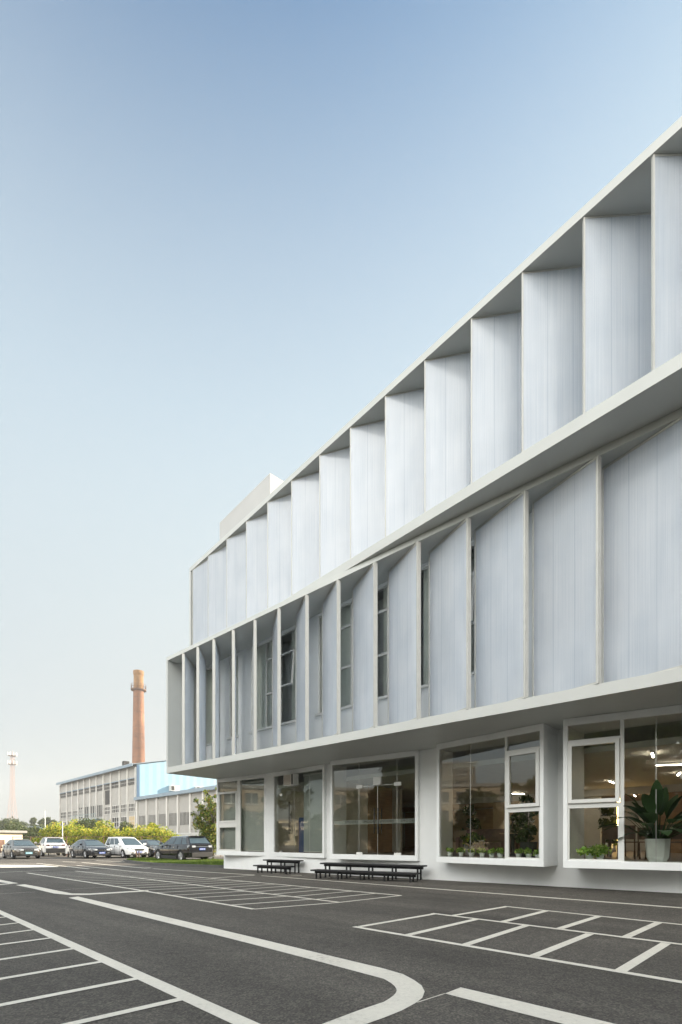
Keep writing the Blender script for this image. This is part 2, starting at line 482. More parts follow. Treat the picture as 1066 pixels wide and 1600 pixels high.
# ------------------------------------------------------------------ ground and markings
g = MB(); g.add([(-330,-150,-.02),(330,-150,-.02),(330,400,-.02),(-330,400,-.02)],[(0,1,2,3)])
g.build('ground', M['earth'], kind='structure')
xs = np.concatenate([np.arange(-75,-24,6), np.arange(-24,26,1.0), np.arange(26,62,6)])
ys = np.concatenate([np.arange(-60,-6,6), np.arange(-6,30,1.0), np.arange(30,45,4)])
g = MB(); nx, ny = len(xs), len(ys)
g.v = [(float(x), float(y), rise(x,y)) for y in ys for x in xs]
g.f = [(j*nx+i, j*nx+i+1, (j+1)*nx+i+1, (j+1)*nx+i) for j in range(ny-1) for i in range(nx-1)]
g.build('asphalt_road', M['asphalt'], kind='structure', smooth=True)

mk = MB()
lift = [0]
def mz(p): return (p[0], p[1], rise(p[0],p[1])+.004+lift[0])
def mline(a, b, w, px=True):
    A = Vector(gp(*a)) if px else Vector(a); B = Vector(gp(*b)) if px else Vector(b)
    d = B-A; L = d.length
    if L < 1e-4: return
    d /= L; nrm = Vector((-d.y, d.x))*w/2
    k = max(1, int(L/.8)); prev = None
    lift[0] = (lift[0]+.0007) % .004
    for i in range(k+1):
        c = A+d*(L*i/k); cur = (mz(c+nrm), mz(c-nrm))
        if prev: mk.quad(prev[1], cur[1], cur[0], prev[0])
        prev = cur
def mpoly(up, lo):
    """strip between two pixel polylines of equal length"""
    lift[0] = (lift[0]+.0007) % .004
    U = [mz(gp(*p)) for p in up]; L = [mz(gp(*p)) for p in lo]
    for i in range(len(U)-1): mk.quad(L[i], L[i+1], U[i+1], U[i])
def lerp(a,b,t): return (a[0]+(b[0]-a[0])*t, a[1]+(b[1]-a[1])*t)
# broad line on the left and the bay strokes running off it
mpoly([(-60,1396.2),(200,1510.2),(400,1598),(520,1650.7)], [(-60,1400.6),(190,1519.5),(361,1600),(480,1656)])
for y0, x1, y1 in [(1434.3,9,1433.2),(1446,30,1442.4),(1460.4,55,1453.2),(1476.9,86,1465.6),(1500,119,1482.2),(1530.4,163,1502.6),(1571.7,219,1528.8),(1626.5,289,1560.8),(1721,388,1606)]:
    sl = (y1-y0)/x1
    mline((-150, y0-150*sl), (x1, y1), .085)
mpoly([(x,1397+ (1420-1397)*0) for x in ()] or [(-60,1426),(-30,1425)], [(-60,1427.5),(-30,1426.5)])
# long broad line that turns back at the right
mpoly([(122,1401.3),(200,1419.3),(300,1442.6),(400,1466.2),(500,1490.3),(600,1514.2),(630,1523),(647,1532),(659,1540.7),(663.8,1550),(660,1560.4),(648.8,1568.8),(628,1580),(600,1591.3),(578,1599),(500,1628)],
      [(107,1403.2),(200,1427.2),(300,1452),(400,1477.4),(500,1503.5),(600,1530.3),(611.3,1537),(617,1542),(619.6,1546),(620,1549),(618.5,1552.5),(615,1556.5),(608,1561.5),(600,1566.4),(559.4,1580),(440,1625)])
mpoly([(720,1543.8),(800,1562.5),(954.6,1599.4),(1150,1645)], [(695.6,1553.4),(780,1575.6),(874.8,1599.8),(1090,1656)])
mline((652,1567.5),(696,1553.3),.014)
# double row of bays on the right
mline((553,1448.6),(1250,1567),.10); mline((675,1427.8),(1250,1499.5),.10); mline((787.6,1416.8),(1250,1464.7),.095)
mline((562,1448.5),(680,1428.3),.10); mline((709,1431),(792,1417),.10)
for a,b in [((637,1461.8),(745,1436.8)),((727,1477.2),(823,1446.6)),((834,1495.2),(922,1460.0)),((969,1518.2),(1041,1474.4)),((1145,1549),(1190,1492)),
            ((785.6,1441.0),(853.6,1423.8)),((872,1452.6),(936,1432.2)),((975,1466.5),(1030,1441.9)),((1103,1481.5),(1143,1453.6))]:
    mline(a,b,.11)
# line along the facade
mline((409,1368.6),(1250,1433.2),.10)
# big two-row grid at the left
G1a, G1b = (42.5,1364.4),(397,1421.2)
def on(a,b,x): return (x, a[1]+(b[1]-a[1])*(x-a[0])/(b[0]-a[0]))
L1 = [(42.5,1364.3),(200,1388.4),(397,1421.2)]
L2 = [(118,1361.3),(200,1370.3),(387.6,1393.4),(531,1410.6)]
L3 = [(120,1352.5),(200,1361.2),(400,1379),(627,1399.8)]
for P in (L1,L2,L3):
    for a,b in zip(P,P[1:]): mline(a,b,.10)
def poly_len(P):
    W = [Vector(gp(*p)) for p in P]; return W
def walk(P, d):
    W = poly_len(P)[::-1]
    for a,b in zip(W,W[1:]):
        L = (b-a).length
        if d <= L: return a+(b-a)*(d/L)
        d -= L
    return None
ref1 = [362.3,329.5,296.6,266.6]
e1 = Vector(gp(397,1421.2)); e2 = Vector(gp(531,1410.6)); e3 = Vector(gp(627,1399.8))
p1 = (Vector(gp(*on((200,1388.4),(397,1421.2),266.6)))-e1).length/4
p2 = (Vector(gp(*on((387.6,1393.4),(531,1410.6),424.4)))-e2).length/3
p3 = (Vector(gp(*on((400,1379),(627,1399.8),499.4)))-e3).length/3
for k in range(26):
    a, b = walk(L1, k*p1), walk(L2, (k if k==0 else k)*p1)
    a2, b2 = walk(L2, k*p2), walk(L3, k*p2)
    if a is not None and b is not None: mline(a,b,.075,False)
    if a2 is not None and b2 is not None: mline(a2,b2,.075,False)
# curved stub, chevron and far strokes
mpoly([(38.5,1382.2),(60,1386),(92,1392.6),(112.5,1396.6),(140,1396.8),(200,1393.2),(232,1391.6)], [(24.4,1383.4),(50,1388.5),(84,1396.6),(108,1399),(140,1398.8),(200,1395),(232,1393.2)])
mpoly([(-40,1369),(0,1375),(29,1380.6)], [(-40,1374),(0,1379),(14,1380.8)])
mpoly([(29,1380.4),(0,1383),(-60,1388)], [(14,1380.6),(0,1381.8),(-60,1386.3)])
mline((58,1349.3),(139,1357.8),.14); mline((128,1347.9),(226,1356.8),.14); mline((98,1346.6),(118,1347.5),.14)
mpoly([(-30,1351.3),(60,1352),(92,1354.2)], [(-30,1356),(40,1356),(90,1355)])
mline((-30,1349.4),(66,1349.8),.1); mline((-20,1364.4),(75,1360),.1); mline((150,1344.8),(200,1347),.12)
mline((239,1357.6),(398,1367.6),.12); mline((398,1367.9),(330,1372.3),.12); mline((224,1356.9),(236,1356.4),.3)
mline((0,1397.3),(55,1394.1),.02); mline((85,1391.4),(200,1384.2),.02)
mline((423,1364.8),(443,1365.3),.08); mline((455,1367.7),(472,1368.3),.08)
mk.build('painted_road_marking', M['mark'], kind='structure')

# ------------------------------------------------------------------ main building
FM = Fr(-7.65, 21.15, -41.05)           # middle box
FI = Fr(-3.4, 19.3, -44)                # inner wall of the middle box
FU = Fr(-6.913, 22.04, -47.4)           # top box
LB = 58.0
B = empty('office_building', (-5.67, 23.37, 0), label='long white three-storey building with twisted louvred boxes above ground-floor bay windows', cat='building')

# bays: (px left, depth left, px right, depth right)
BAYS = [(338.4,22.95,415.1,21.2),(425.7,20.9,506.4,18.58),(515.5,17.8,652.8,15.72),(682,14.75,849.5,12.12)]
def bay_frame(pl, yl, pr, yr):
    a = ((pl-CX)/F*yl, yl); b = ((pr-CX)/F*yr, yr)
    ang = math.degrees(math.atan2(b[1]-a[1], b[0]-a[0]))
    f = Fr(a[0], a[1], ang); f.w = math.hypot(b[0]-a[0], b[1]-a[1]); return f
bays = [bay_frame(*b) for b in BAYS]
f5 = Fr(5.40, 11.75, -32.6); f5.w = 4.3; bays.append(f5)
# two more bays beyond the right edge of the picture
f6 = Fr(*FW(20.9,-.35)[:2], -47); f6.w = 3.4; f7 = Fr(*FW(25.0,-.75)[:2], -38); f7.w = 3.6
bays += [f6, f7]
ZS, ZB, ZI = 4.28, .66, .84              # soffit, bay underside, sill top
# ground-floor wall with openings behind the bays
wl = MB(); spans = []
for f in bays:
    s0 = FW.inv(*f(0,0)[:2])[0]; s1 = FW.inv(*f(f.w,0)[:2])[0]
    spans.append((s0+.10, s1-.10))
cur = 0.0
for a,b in spans:
    wl.box(FW, cur, a, 0, .25, -.3, ZS-.003); wl.box(FW, a, b, 0, .25, -.3, ZB); wl.box(FW, a, b, .003, .247, 4.12, ZS-.003); cur = b
wl.box(FW, cur, LB-4, 0, .25, -.3, ZS-.003)
wl.box(FW, 0, .25, .25, 15, -.3, ZS-.003)
wl.box(FW, 0.25, LB-4, 14.75, 15, -.3, ZS-.003)
wl.box(FW, LB-4.25, LB-4, .25, 14.75, -.3, ZS-.003)
wl.build('ground_floor_wall', M['white'], B)
# interiors
it = MB()
it.box(FW, .25, LB-4.25, .25, 14.75, .60, .838); it.build('interior_floor', M['woodfloor'], B)
it = MB(); it.box(FW, .25, LB-4.25, .25, 10.0, 3.6, 3.75); it.box(FW,.25,LB-4.25,9.95,10.1,3.3,3.6); it.build('interior_ceiling', M['ceiling'], B)
it = MB(); it.box(FW, .25, LB-4.25, 10.1, 14.7, 3.35, 3.45); it.build('timber_ceiling', M['wood'], B)
it = MB()
it.box(FW, 3.45, 3.6, .25, 4.0, .838, 3.6); it.box(FW, 7.40, 7.55, .25, 1.75, .838, 3.6); it.box(FW, .25, 7.55, 4.0, 4.15, .838, 3.6)
it.box(FW, .25, LB-4.25, 14.6, 14.7, .838, 3.35)
it.box(FW, 13.3, 14.0, 10.1, 10.25, .838, 3.3); it.box(FW, 14.62, 14.82, 10.1, 10.3, .838, 3.3)
it.build('interior_wall', M['inwall'], B)
for q_ in ((7.40,7.56,1.752,3.4,3.59),(9.0,13.29,10.1,10.25,3.3),(15.9,17.0,10.1,10.9,3.3),(.5,8.6,14.45,14.59,3.3),(18.6,24,14.45,14.59,3.3)):
    it = MB(); it.box(FW, q_[0], q_[1], q_[2], q_[3], .839, q_[4]); it.build('timber_panel', M['tanwood' if q_[0]==9.0 else 'wood'], B)
# middle box
mb = MB()
mb.box(FM, 0, LB, 0, 15, 9.2, 9.354); mb.box(FM, 0, LB, 0, 15, ZS, 4.53)
mb.box(FM, 0, .12, 0, 15, 4.53, 9.2); mb.box(FM, LB-.12, LB, 0, 15, 4.53, 9.2); mb.box(FM, .12, LB-.12, 14.8, 15, 4.53, 9.2)
mb.build('middle_storey_box', M['fascia'], B)
# inner wall with tall windows
def s_on(fr, px):
    k = (px-CX)/F
    return (k*fr.o[1]-fr.o[0])/(fr.s[0]-k*fr.s[1])
def z_on(fr, px, y):
    s = s_on(fr, px); Y = fr(s,0)[1]; return CAMH+(HY-y)*Y/F
wins = [(318,333),(358,372),(393,462),(497,606),(648,745)]
WZ0, WZ1 = 5.72, 9.12
ws = [(s_on(FI,a), s_on(FI,b)) for a,b in wins]
ws += [(ws[-1][1]+1.6+4.2*i, ws[-1][1]+4.4+4.2*i) for i in range(2)]
iw = MB(); cur = -4.2; SMAX = 13.5
for a,b in ws:
    if a > SMAX: break
    b = min(b, SMAX)
    iw.box(FI, cur, a, 0, .22, 4.53, 9.198); iw.box(FI, a, b, 0, .22, 4.53, WZ0); iw.box(FI, a, b, 0, .22, WZ1, 9.198); cur = b
if cur < SMAX: iw.box(FI, cur, SMAX, 0, .22, 4.53, 9.198)
p = FI(SMAX, 0); sm, tm = FM.inv(p[0], p[1])
iw.box(FM, sm, LB-.12, tm, tm+.22, 4.53, 9.198)
iw.build('inner_wall', M['white'], B)
it = MB(); it.box(FM, 1, LB-1, 6.0, 6.15, 4.53, 9.2); it.build('interior_wall', M['inwall'], B)
CURT = {0:((.02,.98),), 1:((.4,.98),), 2:((.02,.68),(.88,.98)), 3:((.02,.78),(.92,.98)), 4:((.12,.8),)}
for i,(a,b) in enumerate(ws):
    if b > SMAX: continue
    fr = MB(); w = b-a
    fr.box(FI, a-.06, b+.06, -.09, .04, WZ0-.07, WZ0)
    for s in (a, b-.05): fr.box(FI, s, s+.05, .03, .10, WZ0, WZ1)
    fr.box(FI, a+.05, b-.05, .03, .10, WZ1-.05, WZ1); fr.box(FI, a+.05, b-.05, .03, .10, WZ0, WZ0+.05)
    n = max(1, round(w/.85))
    for k in range(1, n): fr.box(FI, a+w*k/n-.025, a+w*k/n+.025, .033, .097, WZ0+.05, WZ1-.05)
    for k in range(n):
        if n > 1 and k % 2 == 1:
            s0, s1 = a+w*k/n+.025, a+w*(k+1)/n-.025
            if k == n-1: s1 = b-.05
            for z in (7.02, 8.35): fr.box(FI, s0, s1, .036, .094, z, z+.07)
    wf = fr.build('upper_window', M['alum'], B)
    gl = MB(); gl.quad(FI(a+.05,.075,WZ0+.05),FI(b-.05,.075,WZ0+.05),FI(b-.05,.075,WZ1-.05),FI(a+.05,.075,WZ1-.05)); gl.build('pane', M['glass'], wf)
    for (c0,c1) in CURT.get(i, ()):
        cu = MB(); k = 14; pv = [(FI(a+w*(c0+(c1-c0)*j/k), .105+(.015 if j%2 else 0), WZ0), FI(a+w*(c0+(c1-c0)*j/k), .105+(.02 if j%2 else 0), WZ1)) for j in range(k+1)]
        for p0,p1 in zip(pv,pv[1:]): cu.quad(p0[0],p1[0],p1[1],p0[1])
        cu.build('curtain', M['curtain'], wf)
    if i in (2,3,4):  # extra pale backing added to lighten the unlit room behind
        cu = MB(); k = 16; pv = [(a+w*j/k, .62+(.03 if j%2 else 0)) for j in range(k+1)]
        for p0,p1 in zip(pv,pv[1:]): cu.quad(FI(p0[0],p0[1],WZ0-.1),FI(p1[0],p1[1],WZ0-.1),FI(p1[0],p1[1],WZ1),FI(p0[0],p0[1],WZ1))
        cu.build('curtain', M['curtain'], wf)
    if i in (2,4):      # a sash left ajar
        s0, s1 = a+w*(n-1)/n+.03, b-.05
        sf = Fr(*FI(s0, .02)[:2], FI.deg); sa = MB()
        def tz(z): return -.12*(8.33-z)/1.3
        for (u0,u1,z0,z1) in ((0,.05,7.05,8.33),(s1-s0-.05,s1-s0,7.05,8.33),(.05,s1-s0-.05,7.05,7.1),(.05,s1-s0-.05,8.28,8.33)):
            vs = [sf(u,t+tz(z),z) for z in (z0,z1) for u,t in ((u0,-.05),(u1,-.05),(u1,0),(u0,0))]
            sa.add(vs, [(3,2,1,0),(4,5,6,7),(0,1,5,4),(1,2,6,5),(2,3,7,6),(3,0,4,7)])
        sa.build('open_sash', M['alum'], wf)

# fins: local x along the sheet, y thickness, z up
def fin_mesh(L, H, th, rail, nose):
    sh = MB(); sh.box(ID, rail, L-rail, -th*.35, th*.35, rail, H-rail)
    fr = MB()
    fr.box(ID, 0, nose, -th/2, th/2, 0, H); fr.box(ID, L-rail, L, -th/2, th/2, 0, H)
    fr.box(ID, nose, L-rail, -th/2+.003, th/2-.003, 0, rail); fr.box(ID, nose, L-rail, -th/2+.003, th/2-.003, H-rail, H)
    return sh, fr
def put_fins(proto, items, name):
    for i,(x,y,z,ang,zs) in enumerate(items):
        o = proto if i == 0 else copy_tree(proto, B)
        o.location = Vector((x,y,z))-wloc(B); o.rotation_euler = (0,0,R(ang)); o.scale = (1,1,zs)
sh, fr = fin_mesh(1.6, 9.2-4.53-.006, .11, .045, .05)
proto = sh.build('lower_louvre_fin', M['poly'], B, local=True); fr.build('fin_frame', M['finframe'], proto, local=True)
px_mid = [286,308.5,333.5,364,398,435.6,479.4,528.9,586.7,654.5,733,823,937]
ang_mid = [-87.4,-84.6,-82.6,-80.2,-77.8,-75.4,-73.3,-70.9,-68.6,-66.4,-64.4,-61.9,-59.6]
items = []
for px,a in zip(px_mid, ang_mid):
    s = s_on(FM, px); x,y,_ = FM(s, .02)
    # sheet runs from the front (right) edge back to the left-rear: direction = angle+180
    items.append((x, y, 4.533, a+180, 1))
s = 18.65
for k in range(12):
    x,y,_ = FM(s, .02); items.append((x,y,4.533,-57+180+1.2*k, 1)); s += 1.5
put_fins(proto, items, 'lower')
# top box
UZ0, UZ1 = 9.36, 9.62
def utop(s): return 13.78-.0072*s
ub = MB()
ub.box(FU, 0, LB, 0, 15, UZ0, UZ1); ub.box(FU, 0, .13, 0, 15, UZ1, 13.58); ub.box(FU, .13, LB, 1.75, 1.9, UZ1, 13.58)
ub.box(FU, .13, LB, 14.8, 15, UZ1, 13.58); ub.box(FU, LB-.13, LB, 1.9, 14.8, UZ1, 13.58)
c = [(0,0),(LB,0),(LB,15),(0,15)]
ub.prism([FU(a,b)[:2] for a,b in c], [13.59-.0072*a for a,b in c], [utop(a) for a,b in c])
ub.build('top_storey_box', M['fascia'], B)
sh, fr = fin_mesh(1.5, 13.36-UZ1, .06, .03, .028)
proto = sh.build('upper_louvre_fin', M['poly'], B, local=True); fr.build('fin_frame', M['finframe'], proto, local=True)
px_up = [300.7,324.5,353.6,384,417.3,454.6,498.4,546,600.5,662,734.6,814.2,910.3,1018.7]
ang_up = [-42.5,-37.5,-33,-29,-26.2,-23.9,-19.8,-15.8,-14,-12.2,-8.8,-6,-3,-.5]
items = []
for px,a in zip(px_up, ang_up):
    s = s_on(FU, px); x,y,_ = FU(s, .035); items.append((x,y,UZ1+.003,a,(13.582-.0072*s-UZ1)/(13.36-UZ1)))
s = s_on(FU, 1018.7)+1.2
for k in range(14):
    x,y,_ = FU(s,.035); items.append((x,y,UZ1+.003,2+1.6*k,(13.582-.0072*(s+1.2)-UZ1)/(13.36-UZ1))); s += 1.22
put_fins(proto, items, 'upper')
# head trim fills the gap between fins and roof slab
ph = MB(); ph.box(FU, .04, 4.26, 1.5, 6.0, 13.5, 16.5); ph.build('rooftop_stair_house', M['stair'], B)

# ---- bay windows
def bay_px(f, px, y=None):
    s = s_on(f, px)
    if y is None: return s
    return s, CAMH+(HY-y)*f(s,0)[1]/F
def build_bay(f, left_open=True):
    w = f.w; fr = MB()
    L, Rr = f(0,0)[:2], f(w,0)[:2]
    def back(p, t=.06):
        s, _ = FW.inv(*p); return FW(s, t)[:2]
    def quad_strip(s0, s1, z0, z1):
        a, b = f(s0,0)[:2], f(s1,0)[:2]
        fr.prism([a,b,back(b),back(a)], z0, z1)
    quad_strip(0, w, ZB, ZI); quad_strip(0, w, 4.10, ZS-.006)
    quad_strip(0, .10, ZI, 4.10); quad_strip(w-.10, w, ZI, 4.10)
    return fr.build('bay_window', M['white'], B, bevel=.008)
def pane(o, f, s0, s1, z0, z1, t=.07, mat='glass'):
    q = MB(); q.quad(f(s0,t,z0),f(s1,t,z0),f(s1,t,z1),f(s0,t,z1)); return q.build('glass_pane', M[mat], o)
def bars(o, f, lst, name='mullion', mat='alum', t0=.03, t1=.10):
    q = MB()
    for s0,s1,z0,z1 in lst: q.box(f, s0, s1, t0, t1, z0, z1)
    return q.build(name, M[mat], o)
def ring(f, s0, s1, z0, z1, w=.05):
    return [(s0,s0+w,z0,z1),(s1-w,s1,z0,z1),(s0+w,s1-w,z0,z0+w),(s0+w,s1-w,z1-w,z1)]
ZT = 4.10
bo = [build_bay(f) for f in bays]
# bay 1: fixed light, opening sash over a low light, blind behind
f, o = bays[0], bo[0]
sm = bay_px(f, 371.5); zt = bay_px(f, 360, 1287.5)[1]
pane(o, f, .10, sm, ZI, ZT); pane(o, f, sm, f.w-.10, ZI, ZT)
bars(o, f, [(sm-.07, sm+.14, ZI, ZT), (.10, sm-.07, zt-.07, zt+.07)], 'mullion')
bars(o, f, ring(f, .10, sm-.07, zt+.07, 3.62, .09), 'sash', t0=.01, t1=.09); bars(o, f, ring(f, .10, sm-.07, ZI, zt-.07, .09), 'sash', t0=.015, t1=.088)
# bay 2: glass door beside fixed lights
f, o = bays[1], bo[1]
sd = bay_px(f, 458); sj = bay_px(f, 482)
pane(o, f, .10, sd-.006, ZI, ZT, mat='doorglass'); pane(o, f, sd+.006, sj-.006, ZI, ZT, mat='doorglass'); pane(o, f, sj+.006, f.w-.10, ZI, ZT, mat='doorglass')
bars(o, f, [(sd-.006,sd+.006,ZI,ZT),(sj-.006,sj+.006,ZI,ZT)], 'glass_joint', 'steel', .066, .078)
s,z = bay_px(f, 437, 1242); z2 = bay_px(f,437,1331)[1]
bars(o, f, [(s-.06,s+.12,z-.05,z+.05),(s-.06,s+.12,ZI+.005,ZI+.07)], 'hinge_patch', 'steel', .05, .09)
s = bay_px(f, 452.5); za = bay_px(f,452.5,1253)[1]; zb_ = bay_px(f,452.5,1303)[1]
h = MB(); h.tube(f(s,-.02,zb_), f(s,-.02,za), .02, n=8); h.tube(f(s+.12,-.02,zb_), f(s+.12,-.02,za-.4), .016, n=8)
for z in (zb_+.15, za-.55): h.tube(f(s,-.02,z), f(s+.12,-.02,z), .012); h.tube(f(s,-.02,z), f(s,.075,z), .012)
h.build('door_handle', M['bronze'], o, smooth=True)
# bay 3: entrance doors
f, o = bays[2], bo[2]
sa, sb, sc_ = bay_px(f, 559.5), bay_px(f, 589), bay_px(f, 619)
zd = bay_px(f, 590, 1227)[1]
for a,b in ((.10,sa-.006),(sc_+.006,f.w-.10)): pane(o, f, a, b, ZI, ZT, mat='doorglass')
pane(o, f, sa+.006, sc_-.006, zd+.01, ZT, mat='doorglass')
for a,b in ((sa+.01, sb-.008),(sb+.008, sc_-.01)):
    d = MB(); d.quad(f(a,.06,ZI+.012),f(b,.06,ZI+.012),f(b,.06,zd-.006),f(a,.06,zd-.006)); d.build('glass_door', M['doorglass'], o)
bars(o, f, [(sa-.006,sa+.006,ZI,ZT),(sc_-.006,sc_+.006,ZI,ZT),(sa+.006,sc_-.006,zd-.004,zd+.008)], 'glass_joint', 'steel', .066, .078)
bars(o, f, [(sb-.008,sb+.006,ZI+.01,zd-.01)], 'door_edge_seal', 'steel', .05, .07)
for s,z in ((sa,zd),(sc_,zd)): bars(o, f, [(s-.10,s+.16,z-.06,z+.06)], 'hinge_patch', 'alum', .04, .09)
for s in (sa,sc_): bars(o, f, [(s-.10,s+.16,ZI+.004,ZI+.08)], 'hinge_patch', 'alum', .04, .09)
zh0 = bay_px(f,585,1303)[1]; zh1 = bay_px(f,585,1263)[1]
for s in (sb-.07, sb+.09):
    h = MB()
    for t in (-.06,.17):
        h.tube(f(s,t,zh0), f(s,t,zh1), .018, n=8)
    for z in (zh0+.2, zh1-.2): h.tube(f(s,-.06,z), f(s,.17,z), .011)
    h.build('door_handle', M['bronze'], o, smooth=True)
s,z = bay_px(f, 589, 1220)
bars(o, f, [(s-.15,s+.15,z-.14,z+.13)], 'door_sensor_box', 'alum', .0, .06)
# frosted band with lettering
zb0, zb1 = bay_px(f, 620, 1286.6)[1], bay_px(f, 620, 1279.6)[1]
q = MB(); q.quad(f(.12,.083,zb0),f(f.w-.11,.083,zb0),f(f.w-.11,.083,zb1),f(.12,.083,zb1)); band = q.build('frosted_band', M['frost'], o)
def lettering(txt, parent, f, s, z, size, t, mat, name='lettering'):
    cu = bpy.data.curves.new('lettering_curve', 'FONT'); cu.body = txt; cu.size = size; cu.space_character = 1.25; cu.extrude = .0015; cu.align_x = 'CENTER'
    tmp = bpy.data.objects.new('lettering_tmp', cu)
    me = bpy.data.meshes.new_from_object(tmp)
    bpy.data.objects.remove(tmp); me.materials.clear(); me.materials.append(mat)
    ob = bpy.data.objects.new(name, me); COL.objects.link(ob); ob.parent = parent
    ob.location = Vector(f(s,t,z))-wloc(parent); ob.rotation_euler = (R(90),0,R(f.deg)); return ob
for px in (548, 576, 603, 637):
    lettering('SMOORE', band, f, bay_px(f, px), zb0+.045, .125, .055, M['bronze'])
# bays 4..: side light column with sash, joint
def column_bay(f, o, sm0, sm1, za, zb_, zc, left, joint):
    lo, hi = (.10, sm0) if left else (sm1, f.w-.10)
    big = (sm1, f.w-.10) if left else (.10, sm0)
    pane(o, f, *big, ZI, ZT)
    pane(o, f, lo, hi, zb_, ZT); pane(o, f, lo, hi, ZI, za)
    bars(o, f, [(sm0,sm1,ZI,ZT),(lo,hi,za-.035,za+.035),(lo,hi,zb_-.03,zb_+.03)], 'mullion')
    bars(o, f, ring(f, lo+.01, hi-.01, za+.045, zb_-.04, .085), 'sash', t0=-.03, t1=.07)
    pane(o, f, lo+.09, hi-.09, za+.12, zb_-.12, .02)
    bars(o, f, ring(f, lo, hi, ZI, za-.035, .04), 'frame', t0=.035, t1=.095)
    bars(o, f, [(joint-.006,joint+.006,ZI,ZT)], 'glass_joint', 'steel', .066, .078)
f, o = bays[3], bo[3]
column_bay(f, o, bay_px(f,788), bay_px(f,791.5), bay_px(f,815,1264)[1], bay_px(f,815,1171.5)[1], 0, False, bay_px(f,733))
f, o = bays[4], bo[4]
column_bay(f, o, bay_px(f,969), bay_px(f,975.5), bay_px(f,930,1257)[1], bay_px(f,930,1155)[1], 0, True, bay_px(f,1025.5))
for i in (5,6):
    f, o = bays[i], bo[i]; column_bay(f, o, 2.3, 2.36, 2.2, 3.6, 0, False, 1.1)
# ------------------------------------------------------------------ entrance steps
def steps(ul, ur, ll, lr, depth, label):
    t = empty('entrance_steps', (ll[0], ll[1], 0), label=label, cat='steps', group='black steps under the glass doors')
    for (a,b,z,dd) in ((ul,ur,.55,depth),(ll,lr,.34,depth)):
        ang = math.degrees(math.atan2(b[1]-a[1], b[0]-a[0])); f = Fr(a[0],a[1],ang); w = math.hypot(b[0]-a[0],b[1]-a[1])
        q = MB(); q.box(f, 0, w, 0, dd, z-.05, z); tr = q.build('tread', M['blackmetal'], t, bevel=.006)
        q = MB(); q.box(f, .05, w-.05, dd*.5-.04, dd*.5+.04, z-.13, z-.0505); q.build('shadow_beam', M['blackmetal'], t)  # dark strip added for the shadow under each tread
        n = max(2, round(w/1.05)+1)
        for k in range(n):
            s = .18+(w-.36)*k/(n-1); zb = rise(*f(s,.08)[:2])
            for tt in (.10, dd-.10):
                q = MB(); q.box(f, s-.022, s+.022, tt-.022, tt+.022, zb, z-.05); q.build('leg', M['blackmetal'], t)
            q = MB(); q.box(f, s-.03, s+.03, .135, dd*.5-.045, z-.11, z-.0515); q.build('bearer', M['blackmetal'], t)
    return t
steps((-3.27,20.2),(-1.75,19.05),(-3.6,19.75),(-2.05,18.55),.42,'short black two-tread steps under the narrower glass door')
steps((-.75,17.1),(2.5,14.98),(-1.05,16.5),(2.2,14.5),.45,'long black two-tread steps under the wide glass entrance')

# outdoor air unit over the narrow glass door
f = bays[1]
s0, s1 = bay_px(f,449.5), bay_px(f,462)
ac = empty('air_conditioner', f((s0+s1)/2, -.12, 3.72), label='beige louvred air unit fixed above the narrower glass door', cat='air conditioner')
q = MB(); q.box(f, s0, s1+.12, -.22, .055, 3.60, 4.06); q.build('casing', M['alum'], ac, bevel=.01)
q = MB()
for k in range(9): q.box(f, s0+.04, s1-.04+.0, -.24, -.2205, 3.64+k*.044, 3.655+k*.044)
q.build('grille', M['tan'], ac)
q = MB(); q.box(f, s1+.0, s1+.09, -.228, -.2205, 3.62, 4.04); q.build('side_vent', M['plastic'], ac)

# roller blinds behind the first two bays
def blind(f, a, b, z0, z1, label, mat='blind', t=.30):
    o = empty('roller_blind', f((a+b)/2, t, z1), label=label, cat='blind')
    q = MB(); q.box(f, a, b, t, t+.012, z0, z1-.06); q.build('fabric', M[mat], o)
    q = MB(); q.tube(f(a,t,z1-.03), f(b,t,z1-.03), .035, n=10); q.build('roller', M['alum'], o)
    q = MB(); q.box(f, a, b, t-.006, t+.018, z0-.03, z0-.001); q.build('bottom_rail', M['alum'], o)
blind(bays[0], .14, bays[0].w-.14, .90, 4.05, 'grey roller blind lowered behind the leftmost ground-floor window')
f = bays[1]; blind(f, bay_px(f,466), f.w-.14, .90, 4.05, 'pale grey roller blind lowered beside the narrower glass door')
f = bays[1]; s = bay_px(f, 461)
q = MB(); q.box(f, s-.16, s+.16, .34, .42, .84, 2.3); tag(q.build('blue_banner_stand', M['blue'], bevel=.01), 'blue upright panel standing behind the narrower glass door', 'banner')

# ------------------------------------------------------------------ furniture seen through the glass
def chair(label):
    t = empty('dining_chair', (0,0,.838), label=label, cat='chair', group='brown chairs in the dining room')
    q = MB(); q.box(ID, -.22, .22, -.21, .21, .43, .46); q.build('seat', M['darkwood'], t, local=True, bevel=.01)
    q = MB()
    n = 6
    for k in range(n):
        x0 = -.215+.43*k/n; x1 = -.215+.43*(k+1)/n
        def yb(x): return .20+.035-.14*(x/.43)**2*2
        q.prism([(x0,yb(x0)),(x1,yb(x1)),(x1,yb(x1)+.02),(x0,yb(x0)+.02)], .52, .88)
    q.build('backrest', M['darkwood'], t, local=True)
    for x in (-.19,.19):
        for y in (-.18,.18):
            q = MB(); q.tube((x*1.08,y*1.08,0),(x,y,.43 if y<0 else .86),.02,.016,8); q.build('leg', M['darkwood'], t, local=True, smooth=True)
    return t
spots = [(16.40,1.75,8),(16.95,1.15,-6),(17.55,1.25,4),(18.05,1.0,0),(16.2,3.2,182),(16.9,3.3,176),(17.7,3.1,180),(13.2,2.3,170)]
